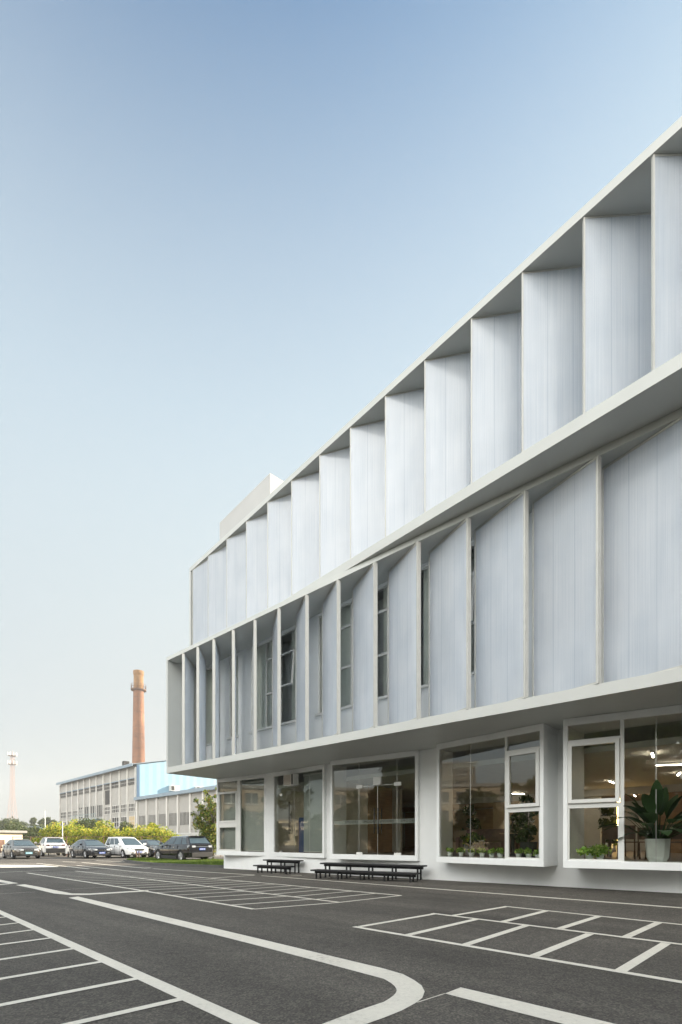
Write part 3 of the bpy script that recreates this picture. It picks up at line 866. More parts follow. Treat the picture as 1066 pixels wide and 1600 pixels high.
lab = ['brown wooden chair nearest the window mullion beside the pot of trailing leaves','brown wooden chair just left of the big leafy plant','brown wooden chair half hidden behind the big leafy plant','brown wooden chair right of the big leafy plant',
       'brown chair on the far side of the table behind the pot of trailing leaves','brown chair on the far side of the table behind the big leafy plant','brown chair on the far side of the table at the right edge','brown chair by the round table in front of the tan sofa']
c0 = chair(lab[0])
for i,(s,t,a) in enumerate(spots):
    c = c0 if i == 0 else copy_tree(c0)
    x,y,_ = FW(s,t); c.location = (x,y,.838); c.rotation_euler = (0,0,R(FW.deg+180+a)); c['label'] = lab[i]
def table(s, t, w, d, label, round_=False):
    x,y,_ = FW(s,t); o = empty('dining_table', (x,y,.838), R(FW.deg), label=label, cat='table')
    q = MB()
    if round_:
        q.lathe((0,0,0), [(w,.71),(w,.74)], 28); q.build('tabletop', M['wood'], o, local=True)
        q = MB(); q.lathe((0,0,0), [(.30,0),(.28,.03),(.06,.06),(.05,.6),(.16,.709)], 16); q.build('pedestal', M['blackmetal'], o, local=True, smooth=True)
    else:
        q.box(ID, -w/2, w/2, -d/2, d/2, .71, .745); q.build('tabletop', M['wood'], o, local=True, bevel=.005)
        for sx in (-1,1):
            for sy in (-1,1):
                q = MB(); q.box(ID, sx*(w/2-.06)-.03, sx*(w/2-.06)+.03, sy*(d/2-.06)-.03, sy*(d/2-.06)+.03, 0, .709); q.build('leg', M['darkwood'], o, local=True)
table(17.6, 2.3, 3.0, .8, 'long brown wooden table behind the big leafy plant')
table(13.5, 1.9, .42, .42, 'small round pedestal table behind the row of little pots', True)
def sofa(s, t, w, mat, label):
    x,y,_ = FW(s,t); o = empty('sofa', (x,y,.838), R(FW.deg), label=label, cat='sofa')
    q = MB(); q.box(ID, -w/2, w/2, -.35, .35, .08, .44); q.build('seat', M[mat], o, local=True, bevel=.05)
    q = MB(); q.box(ID, -w/2, w/2, .20, .42, .445, .92); q.build('backrest', M[mat], o, local=True, bevel=.05)
    for sx in (-1,1):
        q = MB(); q.box(ID, sx*(w/2+.08)-.077, sx*(w/2+.08)+.077, -.35, .40, .08, .62); q.build('armrest', M[mat], o, local=True, bevel=.04)
        for y2 in (-.3,.3):
            q = MB(); q.tube((sx*(w/2-.1), y2, 0), (sx*(w/2-.1), y2, .079), .025); q.build('leg', M['darkwood'], o, local=True)
sofa(10.9, 4.6, 2.4, 'tan', 'tan upholstered sofa at the back of the room behind the little pots')
sofa(12.1, 3.1, 2.0, 'sofa', 'reddish brown sofa just behind the row of little pots')
# ceiling lamps: short tubes at angles, some unseen ones added to brighten the room
lamps = [(17.47,1.27,3.59,55),(17.5,3.46,3.59,-12),(17.4,6.0,3.59,60),(15.2,6.9,3.59,50),(13.9,4.5,3.59,-12),(13.4,8.9,3.59,50),(19.5,8.2,3.59,55),
         (15.2,10.7,3.34,55),(15.4,12.3,3.34,50),(10.5,11.6,3.34,55),(13.0,12.6,3.34,-20),(18.4,12.6,3.34,50),(16.5,13.6,3.34,-20),(10.8,8.9,3.59,20),(4.9,2.6,3.59,-12),(8.2,12.4,3.34,50),(20.5,3.0,3.59,-12),(19.2,5.4,3.59,-12)]
ll = ['slanting ceiling lamp high in the right-hand dining window','long thin ceiling lamp high in the right-hand dining window','slanting ceiling lamp cut by the right edge of the picture','slanting ceiling lamp seen through the small upper sash','thin ceiling lamp deep behind the small upper sash','ceiling lamp in the middle of the dining room','ceiling lamp deep in the right part of the dining room',
      'lit tube under the timber ceiling above the big plant, left one','lit tube under the timber ceiling above the big plant, right one','lit tube under the timber ceiling behind the tan sofa','added fill tube across the middle of the timber ceiling','added fill tube at the far right of the timber ceiling','added fill tube near the rear wall under the timber ceiling','added fill lamp close in front of the pale tan wall','ceiling lamp over the narrower glass door','ceiling lamp deep behind the wide glass entrance','added fill lamp beyond the right edge of the dining window','thin added fill lamp beyond the right edge deep in the room']
for (s,t,z,a),l in zip(lamps,ll):
    x,y,_ = FW(s,t); o = empty('ceiling_lamp', (x,y,z), R(a), label=l, cat='lamp', group='tube lamps of the dining room')
    q = MB(); q.box(ID, -.35,.35,-.026,.026,-.05,-.0); q.build('housing', M['alum'], o, local=True)
    q = MB(); q.box(ID, -.34,.34,-.02,.02,-.065,-.0502); q.build('tube', M['lamp'], o, local=True)
x,y,_ = FW(14.72,10.06); o = empty('wall_light', (x,y,.85), R(FW.deg), label='yellow upright light strip on the pillar in the dining room', cat='lamp')
q = MB(); q.box(ID, -.05,.05,-.03,.0,0,2.3); q.build('strip', M['warmlamp'], o, local=True); q = MB(); q.box(ID,-.06,.06,.0005,.03,0,2.3); q.build('backplate', M['alum'], o, local=True)
# pictures / screen on dark back wall: green planting wall panel
x,y,_ = FW(15.6,10.3)
# ------------------------------------------------------------------ plants
def small_pot(f, s, t, label, r=.075, h=.14, n=150, sp=.13, lh=.10, group=None, seed=0):
    x,y,_ = f(s,t); o = empty('potted_plant', (x,y,ZI+.001), label=label, cat='potted plant', group=group)
    q = MB(); q.lathe((x,y,ZI+.001), [(r*.72,0),(r,h),(r*.88,h),(r*.86,h-.02)], 16); q.build('pot', M['pot'], o, smooth=True)
    q = MB(); q.lathe((x,y,ZI+.001), [(r*.86,h-.025),(.001,h-.02)], 16, caps=False); q.build('soil', M['soil'], o)
    rng = random.Random(seed)
    bl = [(x+rng.uniform(-.5,.5)*sp, y+rng.uniform(-.5,.5)*sp, ZI+h+lh*rng.uniform(.1,1), sp*.6, sp*.6, lh*.6) for _ in range(6)]
    leaves('foliage', M['leaf_pot'], bl, n, .075, o, seed=seed+5, shell=.2)
    return o
f = bays[3]
pp = [696.8,714,730,747,762,775,804,820,834.5]
words = ['leftmost little pale pot of leafy green on the long sill','second little pale pot from the left end of the long sill','third little pale pot from the left end of the long sill','fourth little pale pot from the left end of the long sill','fifth little pale pot from the left end of the long sill','sixth little pale pot on the long sill, just left of the mullion',
         'little pale pot just right of the mullion under the opening sash','little pale pot in the middle under the opening sash','little pale pot at the right end of the long sill']
for i,(px,l) in enumerate(zip(pp,words)): small_pot(f, bay_px(f,px), .20, l, seed=i, group='little pots on the window sill')
f = bays[4]
small_pot(f, bay_px(f,919), .30, 'pale pot with a bushy trailing plant left of the mullion', r=.10, h=.17, n=420, sp=.30, lh=.16, seed=31)
small_pot(f, bay_px(f,936), .34, 'second pale pot with a trailing plant close to the mullion', r=.09, h=.15, n=300, sp=.26, lh=.15, seed=33)
# big leafy plant
s = bay_px(f, 1028); x,y,_ = f(s,.42)
bp = empty('potted_plant', (x,y,ZI+.001), label='large dark broad-leaved plant in a pale faceted pot in the right-hand window', cat='potted plant')
q = MB(); q.lathe((x,y,ZI+.001), [(.17,0),(.225,.10),(.255,.52),(.228,.52),(.222,.47)], 8); q.build('pot', M['pot'], bp)
q = MB(); q.lathe((x,y,ZI+.001), [(.222,.46),(.001,.47)], 8, caps=False); q.build('soil', M['soil'], bp)
rng = random.Random(11); lf = MB(); st = MB()
for k in range(46):
    a = k*2.4+rng.uniform(-.3,.3); el = rng.uniform(.15,1.35); L = rng.uniform(.45,.75)
    sl = rng.uniform(.25,.6); base = Vector((x+math.cos(a)*.07, y+math.sin(a)*.07, ZI+.47))
    d = Vector((math.cos(a)*math.cos(el), math.sin(a)*math.cos(el), math.sin(el)))
    tip0 = base+d*sl+Vector((0,0,.12)); st.tube(base, tip0, .012, .007, 6)
    side = Vector((-math.sin(a), math.cos(a), 0)); pts = []
    wmax = rng.uniform(.09,.15); p = tip0.copy(); dd = d.copy()
    for j in range(9):
        u = j/8; wv = wmax*math.sin(math.pi*min(u*.92+.06,1))**.8
        pts.append((p+side*wv+Vector((0,0,.02)), p-Vector((0,0,0)), p-side*wv+Vector((0,0,.02))))
        p = p+dd*L/8; dd = (dd+Vector((0,0,-.13))).normalized()
    vs = [v for t3 in pts for v in t3]; fs = []
    for j in range(8):
        b0 = j*3; fs += [(b0,b0+1,b0+4,b0+3),(b0+1,b0+2,b0+5,b0+4)]
    lf.add(vs, fs)
lf.build('leaf_cluster', M['leaf_big'], bp, smooth=True); st.build('stems', M['leaf_big'], bp, smooth=True)
# tall bushy indoor shrub
x,y,_ = FW(14.3,1.15); o = empty('potted_plant', (x,y,.839), label='tall bushy dark green plant behind the right end of the long sill', cat='potted plant')
q = MB(); q.lathe((x,y,.839), [(.20,0),(.26,.45),(.23,.45),(.22,.4)], 20); q.build('pot', M['blackmetal'], o, smooth=True)
q = MB(); q.tube((x,y,1.2),(x,y,2.1),.03,.02); q.build('stem', M['bark'], o)
leaves('foliage', M['leaf_dark'], crown_blobs((x,y,1.35),.5,1.25,14,random.Random(4),.5), 1500, .13, o, seed=8)
for i,(s,t,l) in enumerate([(8.8,8.0,'dark leafy plant deep in the room behind the left end of the long sill'),(12.2,1.5,'low plant with reddish leaves behind the left end of the long sill'),(14.3,10.0,'dark green plant screen deep in the room left of the mullion')]):
    x,y,_ = FW(s,t); o = empty('potted_plant', (x,y,.839), label=l, cat='potted plant')
    q = MB(); q.lathe((x,y,.839), [(.17,0),(.22,.4),(.19,.4),(.18,.36)], 16); q.build('pot', M['pot'], o, smooth=True)
    hh = (2.0,.6,2.2)[i]
    leaves('foliage', M['leaf_dark'] if i != 1 else M['leaf_mix'], crown_blobs((x,y,1.2),.5,hh-.3,10,random.Random(i),.5), 900, .14, o, seed=40+i)

# ------------------------------------------------------------------ lawn, kerb, posts, stake
lp = [(196,1346.3),(215,1349.2),(240,1351.6),(275,1353.4),(310,1354.9),(352,1356.3),(352,1346.5),(330,1345.3),(300,1345.8),(283,1345.6),(255,1344.1),(235,1343.7),(213,1343.8),(202,1344.8)]
LP = [gp(*p) for p in lp]
q = MB(); q.prism(LP, -.3, .10); lawn = q.build('lawn', M['soilground'], kind='structure')
kb = MB()
def kerb_run(P, w=.14, h=.13):
    for a,b in zip(P,P[1:]):
        a=Vector(a); b=Vector(b); d=(b-a).normalized(); nn=Vector((d.y,-d.x))*w
        kb.prism([tuple(a),tuple(b),tuple(b+nn),tuple(a+nn)], -.2, h)
kerb_run(LP[:6]); kb.build('lawn_kerb', M['kerb'], kind='structure')
# grass blades inside the polygon
rng = np.random.default_rng(5)
def inside(x, y, P):
    c = False; j = len(P)-1
    for i in range(len(P)):
        if (P[i][1] > y) != (P[j][1] > y) and x < (P[j][0]-P[i][0])*(y-P[i][1])/(P[j][1]-P[i][1])+P[i][0]: c = not c
        j = i
    return c
gx = [p[0] for p in LP]; gy = [p[1] for p in LP]; gm = MB()
cnt = 0
while cnt < 14000:
    x = rng.uniform(min(gx),max(gx)); y = rng.uniform(min(gy),max(gy))
    if not inside(x,y,LP): continue
    a = rng.uniform(0,6.28); hgt = rng.uniform(.04,.11); wd = .012; lx, ly = rng.normal(0,.03,2)
    gm.add([(x-math.cos(a)*wd,y-math.sin(a)*wd,.098),(x+math.cos(a)*wd,y+math.sin(a)*wd,.098),(x+lx,y+ly,.098+hgt)],[(0,1,2)]); cnt += 1
gm.build('lawn_grass', M['grass'], kind='stuff')
for px,l in ((213.2,'left one of two slim dark posts at the lawn tip'),(217.2,'right one of two slim dark posts at the lawn tip')):
    x,y = gp(px,1343.9); o = empty('slim_post', (x,y,.09), label=l, cat='post', group='slim posts on the lawn')
    q = MB(); q.tube((x,y,.08),(x,y,.58),.035,n=10); q.build('shaft', M['rust'], o, smooth=True)
    q = MB(); q.lathe((x,y,.58), [(.045,0),(.045,.02),(.02,.045)], 12); q.build('cap', M['blackmetal'], o)
x,y = gp(327.5,1346.8); x2,y2,z2 = at(339,1333,28.2)
q = MB(); q.tube((x,y,.08),(x2,y2,z2),.028,n=8); q.tube((x2,y2,z2),(x2+.04,y2,z2+.06),.034,.034,8)
tag(q.build('tree_stake', M['antenna'], smooth=True), 'slanting pale stake propped in the lawn behind the black car', 'stake')
# ------------------------------------------------------------------ cars (x forward, y left, z up; origin on the ground under the middle)
def loft(stations, nseg=7):
    """stations: (x, halfwidth, zlow, ztop, crown) -> closed body shell"""
    m = MB(); rings = []
    for (x,w,zl,zt,cr) in stations:
        h = zt-zl
        half = [(0,zl),(w*.80,zl),(w*.955,zl+h*.10),(w*.99,zl+h*.36),(w,zl+h*.60),(w*.985,zl+h*.82),(w*.93,zt-.012),(w*.80,zt+cr*.5),(w*.4,zt+cr*.9),(0,zt+cr)]
        ring = half+[(-y,z) for y,z in half[-2:0:-1]]
        rings.append([(x,y,z) for y,z in ring])
    n = len(rings[0])
    for r in rings: m.v += r
    for i in range(len(rings)-1):
        for k in range(n):
            m.f.append((i*n+k, i*n+(k+1)%n, (i+1)*n+(k+1)%n, (i+1)*n+k))
    m.f.append(tuple(range(n-1,-1,-1))); m.f.append(tuple(range((len(rings)-1)*n, len(rings)*n)))
    return m
def make_car(name, label, body, paintm, loc, heading, sp, group=None, plate='plate', trim='plastic'):
    root = empty(name, (loc[0],loc[1],0), R(heading), label=label, cat='car', group=group)
    L, W, wb, r = sp['L'], sp['W']/2, sp['wb'], sp['r']
    xf, xr = sp['xf'], sp['xf']-wb           # axle positions
    # body shell with wheel arches cut out
    bm_ = loft(sp['st']); bo_ = bm_.build('body', paintm, root, local=True, smooth=True)
    cut = MB()
    for ax in (xf, xr):
        for sy in (-1,1):
            cut.tube((ax, sy*(W-.24), r), (ax, sy*(W+.2), r), r+.055, n=28)
    co = cut.build('arch_cut', paintm, None)
    md = bo_.modifiers.new('arch','BOOLEAN'); md.object = co; md.operation = 'DIFFERENCE'; md.solver = 'EXACT'
    co.parent = root
    bpy.context.view_layer.update()
    dg = bpy.context.evaluated_depsgraph_get(); me = bpy.data.meshes.new_from_object(bo_.evaluated_get(dg))
    bo_.modifiers.clear(); bo_.data = me; bpy.data.objects.remove(co)
    for p in me.polygons: p.use_smooth = True
    try: me.set_sharp_from_angle(angle=R(38))
    except Exception: pass
    # cabin: lower outline at belt, upper at roof
    b = sp['cab']   # x: base rear, roof rear, roof front, base front ; zb, zr ; wb, wt
    xbr, xrr, xrf, xbf, zb, zr, wbt, wt = b
    cb = MB()
    N = 8
    def side(u, v):     # u 0..1 rear->front, v 0..1 belt->roof
        xb = xbr+(xbf-xbr)*u; xt = xrr+(xrf-xrr)*u
        bulge = math.sin(math.pi*u)
        wlo = wbt*(.93+.07*bulge); whi = wt*(.93+.07*bulge)
        x = xb+(xt-xb)*v; y = wlo+(whi-wlo)*v; z = zb+(zr-zb)*v+.035*bulge*v
        return x, y, z
    rings = []
    for i in range(N+1):
        u = i/N; ring = []
        for v in (0,.35,.7,.93): ring.append(side(u,v))
        x,y,z = side(u,1); ring += [(x,y*.93,z),(x,y*.5,z+.02),(x,0,z+.028),(x,-y*.5,z+.02),(x,-y*.93,z)]
        for v in (.93,.7,.35,0):
            x,y,z = side(u,v); ring.append((x,-y,z))
        rings.append(ring)
    n = len(rings[0])
    for rg in rings: cb.v += rg
    for i in range(N):
        for k in range(n-1): cb.f.append((i*n+k,(i+1)*n+k,(i+1)*n+k+1,i*n+k+1))
        cb.f.append((i*n+n-1,(i+1)*n+n-1,(i+1)*n,i*n))
    cb.f.append(tuple(range(n))); cb.f.append(tuple(range(N*n+n-1,N*n-1,-1)))
    cbo = cb.build('cabin', paintm, root, local=True, smooth=True)
    try: cbo.data.set_sharp_from_angle(angle=R(35))
    except Exception: pass
    # glazing a few millimetres proud of the cabin
    def sidepane(u0,u1,v0,v1,sy,nm,mat):
        q = MB(); vs = []
        for j in range(4):
            for i in range(5):
                x,y,z = side(u0+(u1-u0)*i/4, v0+(v1-v0)*j/3); vs.append((x, sy*(y+.006), z))
        q.add(vs, [(j*5+i,j*5+i+1,(j+1)*5+i+1,(j+1)*5+i) for j in range(3) for i in range(4)])
        q.build(nm, M[mat], root, local=True, smooth=True)
    for sy in (-1,1):
        for (u0,u1) in sp['panes']: sidepane(u0,u1,.12,.86,sy,'side_window','carglass')
        if sp.get('chrome'):
            sidepane(sp['panes'][0][0]-.02, sp['panes'][-1][1]+.01, .885,.93, sy, 'window_trim', 'chrome')
    def endpane(u, nm, v0, v1, off):
        q = MB(); vs = []
        for j in range(4):
            v = v0+(v1-v0)*j/3; x,y,z = side(u,v)
            for i in range(7):
                k = -1+2*i/6; vs.append((x+off*(1+.0*k), k*y*.90, z+.012*(1-k*k)))
        q.add(vs, [(j*7+i,j*7+i+1,(j+1)*7+i+1,(j+1)*7+i) for j in range(3) for i in range(6)])
        q.build(nm, M['carglass'], root, local=True, smooth=True)
    endpane(1, 'windscreen', .06, .90, .012); endpane(0, 'rear_window', sp.get('rw0',.12), .86, -.012)
    # wheels
    for ax in (xf, xr):
        for sy in (-1,1):
            q = MB()
            prof = [(r*.66,-.105),(r*.93,-.105),(r,-.07),(r,.07),(r*.93,.105),(r*.66,.105)]
            def spin(prof, n=26):
                mm = MB(); vs=[]; fs=[]
                for rr,yy in prof:
                    for k in range(n):
                        a=2*math.pi*k/n; vs.append((rr*math.cos(a), yy, rr*math.sin(a)))
                for i in range(len(prof)-1):
                    for k in range(n): fs.append((i*n+k,i*n+(k+1)%n,(i+1)*n+(k+1)%n,(i+1)*n+k))
                mm.add(vs,fs); return mm
            ty = spin(prof+[prof[0]]).build('wheel', M['tyre'], root, local=True, smooth=True)
            ty.location = (ax, sy*(W-.115), r)
            yo = sy*.07
            rm = spin([(r*.655,yo-.02*sy),(r*.655,yo+.03*sy),(r*.60,yo+.03*sy),(r*.58,yo-.02*sy),(.001,yo-.03*sy)])
            for k in range(5):
                a = 2*math.pi*k/5+.3
                for da in (-.16,.16):
                    c0 = (math.cos(a)*.05, yo+.012*sy, math.sin(a)*.05); c1 = (math.cos(a+da)*r*.62, yo+.02*sy, math.sin(a+da)*r*.62)
                    rm.tube(c0, c1, .030, .022, 6)
            rm.tube((0,yo-.02*sy,0),(0,yo+.035*sy,0),.065,.05,12)
            rm.build('rim', M['rim'], ty, local=True)
            disc = MB(); disc.tube((0,yo-.045*sy,0),(0,yo-.035*sy,0),r*.57,n=22); disc.build('brake_disc', M['plastic'], ty, local=True)
    # skirts, bumpers
    fx, rx = sp['st'][-1][0], sp['st'][0][0]
    zl = sp['st'][len(sp['st'])//2][2]
    q = MB()
    for sy in (-1,1): q.box(ID, xr+r+.09, xf-r-.09, min(sy*(W-.10),sy*(W+.004)), max(sy*(W-.10),sy*(W+.004)), zl-.05, zl+sp.get('clad',.08))
    q.build('sill_cladding', M[trim], root, local=True, bevel=.01)
    q = MB(); wr = sp['st'][0][1]; q.box(ID, rx-.035, rx+.25, -wr*.97, wr*.97, sp['st'][0][2]-.04, sp['st'][0][2]+sp.get('rclad',.14)); q.build('rear_bumper_cladding', M[trim], root, local=True, bevel=.02)
    q = MB(); wf = sp['st'][-1][1]; q.box(ID, fx-.20, fx+.03, -wf*.93, wf*.93, sp['st'][-1][2]-.04, sp['st'][-1][2]+.10); q.build('front_intake', M['plastic'], root, local=True, bevel=.02)
    # lamps
    def surf_x(z, front): # nose / tail station x
        return fx if front else rx
    zg = sp['zlamp']; zt = sp['ztail']
    for sy in (-1,1):
        q = MB(); y0, y1 = sy*wf*.56, sy*wf*1.0
        q.prism([(fx+.022,y0),(fx+.005,sy*wf*.86),(fx-.32,sy*(W*.965)),(fx-.36,sy*W*.90),(fx-.10,sy*wf*.6)], [zg-.06,zg-.07,zg-.0,zg-.0,zg-.03], [zg+.05,zg+.075,zg+.09,zg+.08,zg+.05])
        q.build('headlight', M['headlamp'], root, local=True, bevel=.008)
        q = MB(); q.prism([(rx-.022,sy*wr*.62),(rx-.012,sy*wr*.92),(rx+.20,sy*(W*.975)),(rx+.22,sy*W*.90),(rx+.05,sy*wr*.6)], zt-.055, zt+.065)
        q.build('taillight', M['taillamp' if not sp.get('paletail') else 'headlamp'], root, local=True, bevel=.008)
        q = MB(); xm = xbf-.30; zmm = zb+.06
        q.box(ID, xm-.08, xm+.09, min(sy*(W+.01),sy*(W+.19)), max(sy*(W+.01),sy*(W+.19)), zmm, zmm+.14); 
        mo = q.build('wing_mirror', paintm, root, local=True, bevel=.03)
        q = MB(); q.box(ID, xm-.085, xm-.081, min(sy*(W+.03),sy*(W+.17)), max(sy*(W+.03),sy*(W+.17)), zmm+.02, zmm+.12); q.build('mirror_glass', M['chrome'], mo, local=True)
        for dx in sp['handles']:
            q = MB(); q.box(ID, dx-.09, dx+.09, min(sy*(W*.985),sy*(W+.022)), max(sy*(W*.985),sy*(W+.022)), zb-.13, zb-.10); q.build('door_handle', M['chrome'], root, local=True, bevel=.006)
        q = MB()
        for dx in sp['seams']: q.box(ID, dx-.006, dx+.006, min(sy*(W*.93),sy*(W+.0035)), max(sy*(W*.93),sy*(W+.0035)), zl+.10, zb-.02)
        q.build('door_seam', M['plastic'], root, local=True)
        if sp.get('fog'):
            q = MB(); q.box(ID, fx-.10, fx+.035, min(sy*wf*.62,sy*wf*.90), max(sy*wf*.62,sy*wf*.90), sp['st'][-1][2]+.13, sp['st'][-1][2]+.20); q.build('fog_lamp', M['chrome'], root, local=True, bevel=.008)
    # grille and badge bar
    q = MB(); q.box(ID, fx-.05, fx+.026, -wf*.50, wf*.50, zg-.13, zg+.02); gr = q.build('grille', M['plastic'], root, local=True, bevel=.01)
    q = MB()
    for z in sp.get('gbars',(zg-.055,)): q.box(ID, fx+.0265, fx+.036, -wf*.46, wf*.46, z-.012, z+.012)
    q.box(ID, fx+.0265, fx+.034, -wf*.50, wf*.50, zg+.005, zg+.018)
    q.build('grille_bar', M['chrome'], gr, local=True)
    for front in (1,0):
        xx = fx+.032 if front else rx-.032; zz = sp['zplate'] if front else sp['zrplate']
        q = MB(); a,b2 = (xx,xx+.012) if front else (xx-.012,xx)
        q.box(ID, a, b2, -.22, .22, zz-.07, zz+.07); po = q.build('licence_plate', M[plate], root, local=True, bevel=.003)
        q = MB()
        for k,y in enumerate((-.165,-.10,-.02,.035,.09,.145)):
            a2,b3 = (b2,b2+.003) if front else (a-.003,a)
            q.box(ID, a2, b3, y-.014, y+.014, zz-.04, zz+.04)
        q.build('plate_characters', M['platetext'], po, local=True)
    if sp.get('tailbar'):
        q = MB(); q.box(ID, rx-.03, rx+.06, -wr*.62, wr*.62, zt-.02, zt+.02); q.build('tail_trim_bar', M['chrome'], root, local=True)
    if sp.get('spoiler'):
        x,y,z = side(0,1); q = MB(); q.box(ID, x-.20, x+.12, -y*.88, y*.88, z-.015, z+.03); q.build('roof_spoiler', paintm, root, local=True, bevel=.012)
    if sp.get('rails'):
        for sy in (-1,1):
            x0,y,z = side(.12,1); x1,_,z1 = side(.88,1); q = MB(); q.box(ID, x0, x1, min(sy*y*.84,sy*y*.88), max(sy*y*.84,sy*y*.88), z+.05, z+.085)
            for xx in (x0+.05,(x0+x1)/2,x1-.05): q.box(ID, xx-.04, xx+.04, min(sy*y*.845,sy*y*.875), max(sy*y*.845,sy*y*.875), z-.02, z+.0505)
            q.build('roof_rail', M['chrome'], root, local=True)
    return root
SEDAN = dict(L=4.7, W=1.82, wb=2.72, r=.325, xf=1.42,
    st=[(-2.34,.70,.34,.80,.02),(-2.28,.80,.28,.98,.025),(-2.0,.87,.24,1.03,.03),(-1.3,.905,.21,1.0,.02),(-.4,.91,.20,.955,.02),(.5,.91,.20,.95,.02),(1.0,.91,.20,.955,.035),(1.5,.90,.20,.90,.05),(1.95,.86,.21,.82,.055),(2.2,.78,.22,.74,.04),(2.32,.68,.25,.66,.02),(2.36,.60,.28,.58,.01)],
    cab=(-1.95,-1.0,.10,1.22,.95,1.42,.84,.60), panes=[(.10,.45),(.48,.84)], zlamp=.68, ztail=.84, zplate=.44, zrplate=.72, handles=(-.55,.38), seams=(-.98,-.06,.95), fog=True, gbars=(.60,.56), clad=.05)
SUV = dict(L=4.75, W=1.90, wb=2.80, r=.37, xf=1.42,
    st=[(-2.36,.76,.36,1.02,.01),(-2.32,.86,.32,1.10,.01),(-2.05,.93,.28,1.10,.01),(-1.3,.95,.26,1.08,.01),(-.3,.95,.25,1.05,.02),(.6,.95,.25,1.04,.02),(1.05,.945,.25,1.05,.04),(1.55,.93,.26,1.02,.05),(2.0,.88,.28,.95,.05),(2.25,.80,.30,.86,.03),(2.36,.70,.33,.76,.02)],
    cab=(-2.26,-1.72,.18,1.12,1.05,1.63,.88,.66), panes=[(.09,.26),(.29,.56),(.59,.86)], rw0=.22, zlamp=.80, ztail=.98, zplate=.55, zrplate=.82, handles=(-.62,.35), seams=(-1.02,-.08,.90), rails=False, spoiler=True, clad=.14, rclad=.24, gbars=(.72,.68), tailbar=True, chrome=True)
MPV = dict(L=4.75, W=1.84, wb=2.80, r=.33, xf=1.40,
    st=[(-2.36,.76,.34,1.0,.01),(-2.31,.85,.28,1.02,.01),(-2.0,.90,.24,1.02,.01),(-1.2,.92,.22,1.0,.01),(-.2,.92,.21,.97,.02),(.7,.92,.21,.96,.02),(1.15,.915,.21,.99,.04),(1.6,.90,.22,.95,.05),(2.0,.85,.23,.86,.05),(2.25,.77,.25,.76,.03),(2.36,.68,.28,.66,.02)],
    cab=(-2.28,-1.95,.18,1.42,.97,1.63,.86,.66), panes=[(.05,.27),(.30,.56),(.59,.84)], zlamp=.72, ztail=.95, zplate=.48, zrplate=.8, handles=(-.55,.40), seams=(-1.0,-.06,.92), spoiler=True, fog=True, gbars=(.66,.62))
def gcar(px, Y): return ((px-CX)/F*Y, Y)
def center_from(pt, heading, fwd, left):
    a = R(heading); return (pt[0]+math.cos(a)*fwd-math.sin(a)*left, pt[1]+math.sin(a)*fwd+math.cos(a)*left)
H0 = -41
# front axle centre at pixel/depth -> car centre is 1.4 m behind
make_car('parked_car', 'grey-bronze sedan parked at the far left with a pale teal plate', 'sedan', M['p_silver'], center_from(gcar(40,36.6), -44, -1.42, 0), -44, SEDAN, 'cars parked across the lot', 'plateteal')
make_car('parked_car', 'white sport utility car seen from behind beside the grey-bronze sedan', 'suv', M['p_white'], center_from(gcar(84,42.5), 130, 1.42, 0), 130, dict(SUV, rclad=.36), 'cars parked across the lot')
make_car('parked_car', 'glossy black sedan with a chrome-edged grille facing the building', 'sedan', M['p_black'], center_from(gcar(152,37.3), -43, -1.42, 0), -43, SEDAN, 'cars parked across the lot')
make_car('parked_car', 'tall white family car parked right of the black sedan', 'mpv', M['p_white'], center_from(gcar(209.5,38.4), -42, -1.42, 0), -42, MPV, 'cars parked across the lot')
make_car('parked_car', 'charcoal sedan half hidden behind the dark sport utility car', 'sedan', M['p_dark'], center_from(gcar(250,40.0), -41, -1.42, 0), -41, SEDAN, 'cars parked across the lot')
make_car('parked_car', 'dark brown-black sport utility car parked at the lawn beside the building', 'suv', M['p_brown'], center_from(gcar(298,31.5), 139, 1.05, -.0), 139, dict(SUV, paletail=True), 'cars parked across the lot')

# ------------------------------------------------------------------ factory
FK = (-38.1, 90.0)
FF = Fr(FK[0], FK[1], math.degrees(math.atan2(.69,-.7235)))      # s runs away along the long wall, t points ... to the left of it
def ff(s, t, z=0): return FF(s, -t, z)                            # t>0 = behind the wall
class FFw:
    def __call__(self, s, t, z=0): return FF(s, -t, z)
G = FFw()
fb = empty('factory_building', (FK[0],FK[1],0), label='long grey panelled factory hall with blue-grey roof edge and pale blue gable', cat='factory')
HW = 15.6; LF = 43.8; DF = 34
def fbox(m, s0,s1,t0,t1,z0,z1):
    c = [(s0,t0),(s1,t0),(s1,t1),(s0,t1)]
    m.prism([G(a,b)[:2] for a,b in c], z0, z1)
px_b = [213.4,200.7,188.3,174.5,163,152,142,132.5,123.4,114,105.5,97]
def s_fac(px):
    k=(px-CX)/F; return (k*FF.o[1]-FF.o[0])/(FF.s[0]-k*FF.s[1])
sb_ = [s_fac(p) for p in px_b]; sb_[0]=0; sb_[-1]=LF
def zf(px, y): s = s_fac(px); return CAMH+(HY-y)*FF(s,0)[1]/F
m = MB(); fbox(m, 0, LF, 0, .4, 0, HW); fbox(m, LF-.4, LF, .4, DF, 0, HW); fbox(m, 0, LF, DF-.4, DF, 0, HW)
m.build('wall', M['factory'], fb)
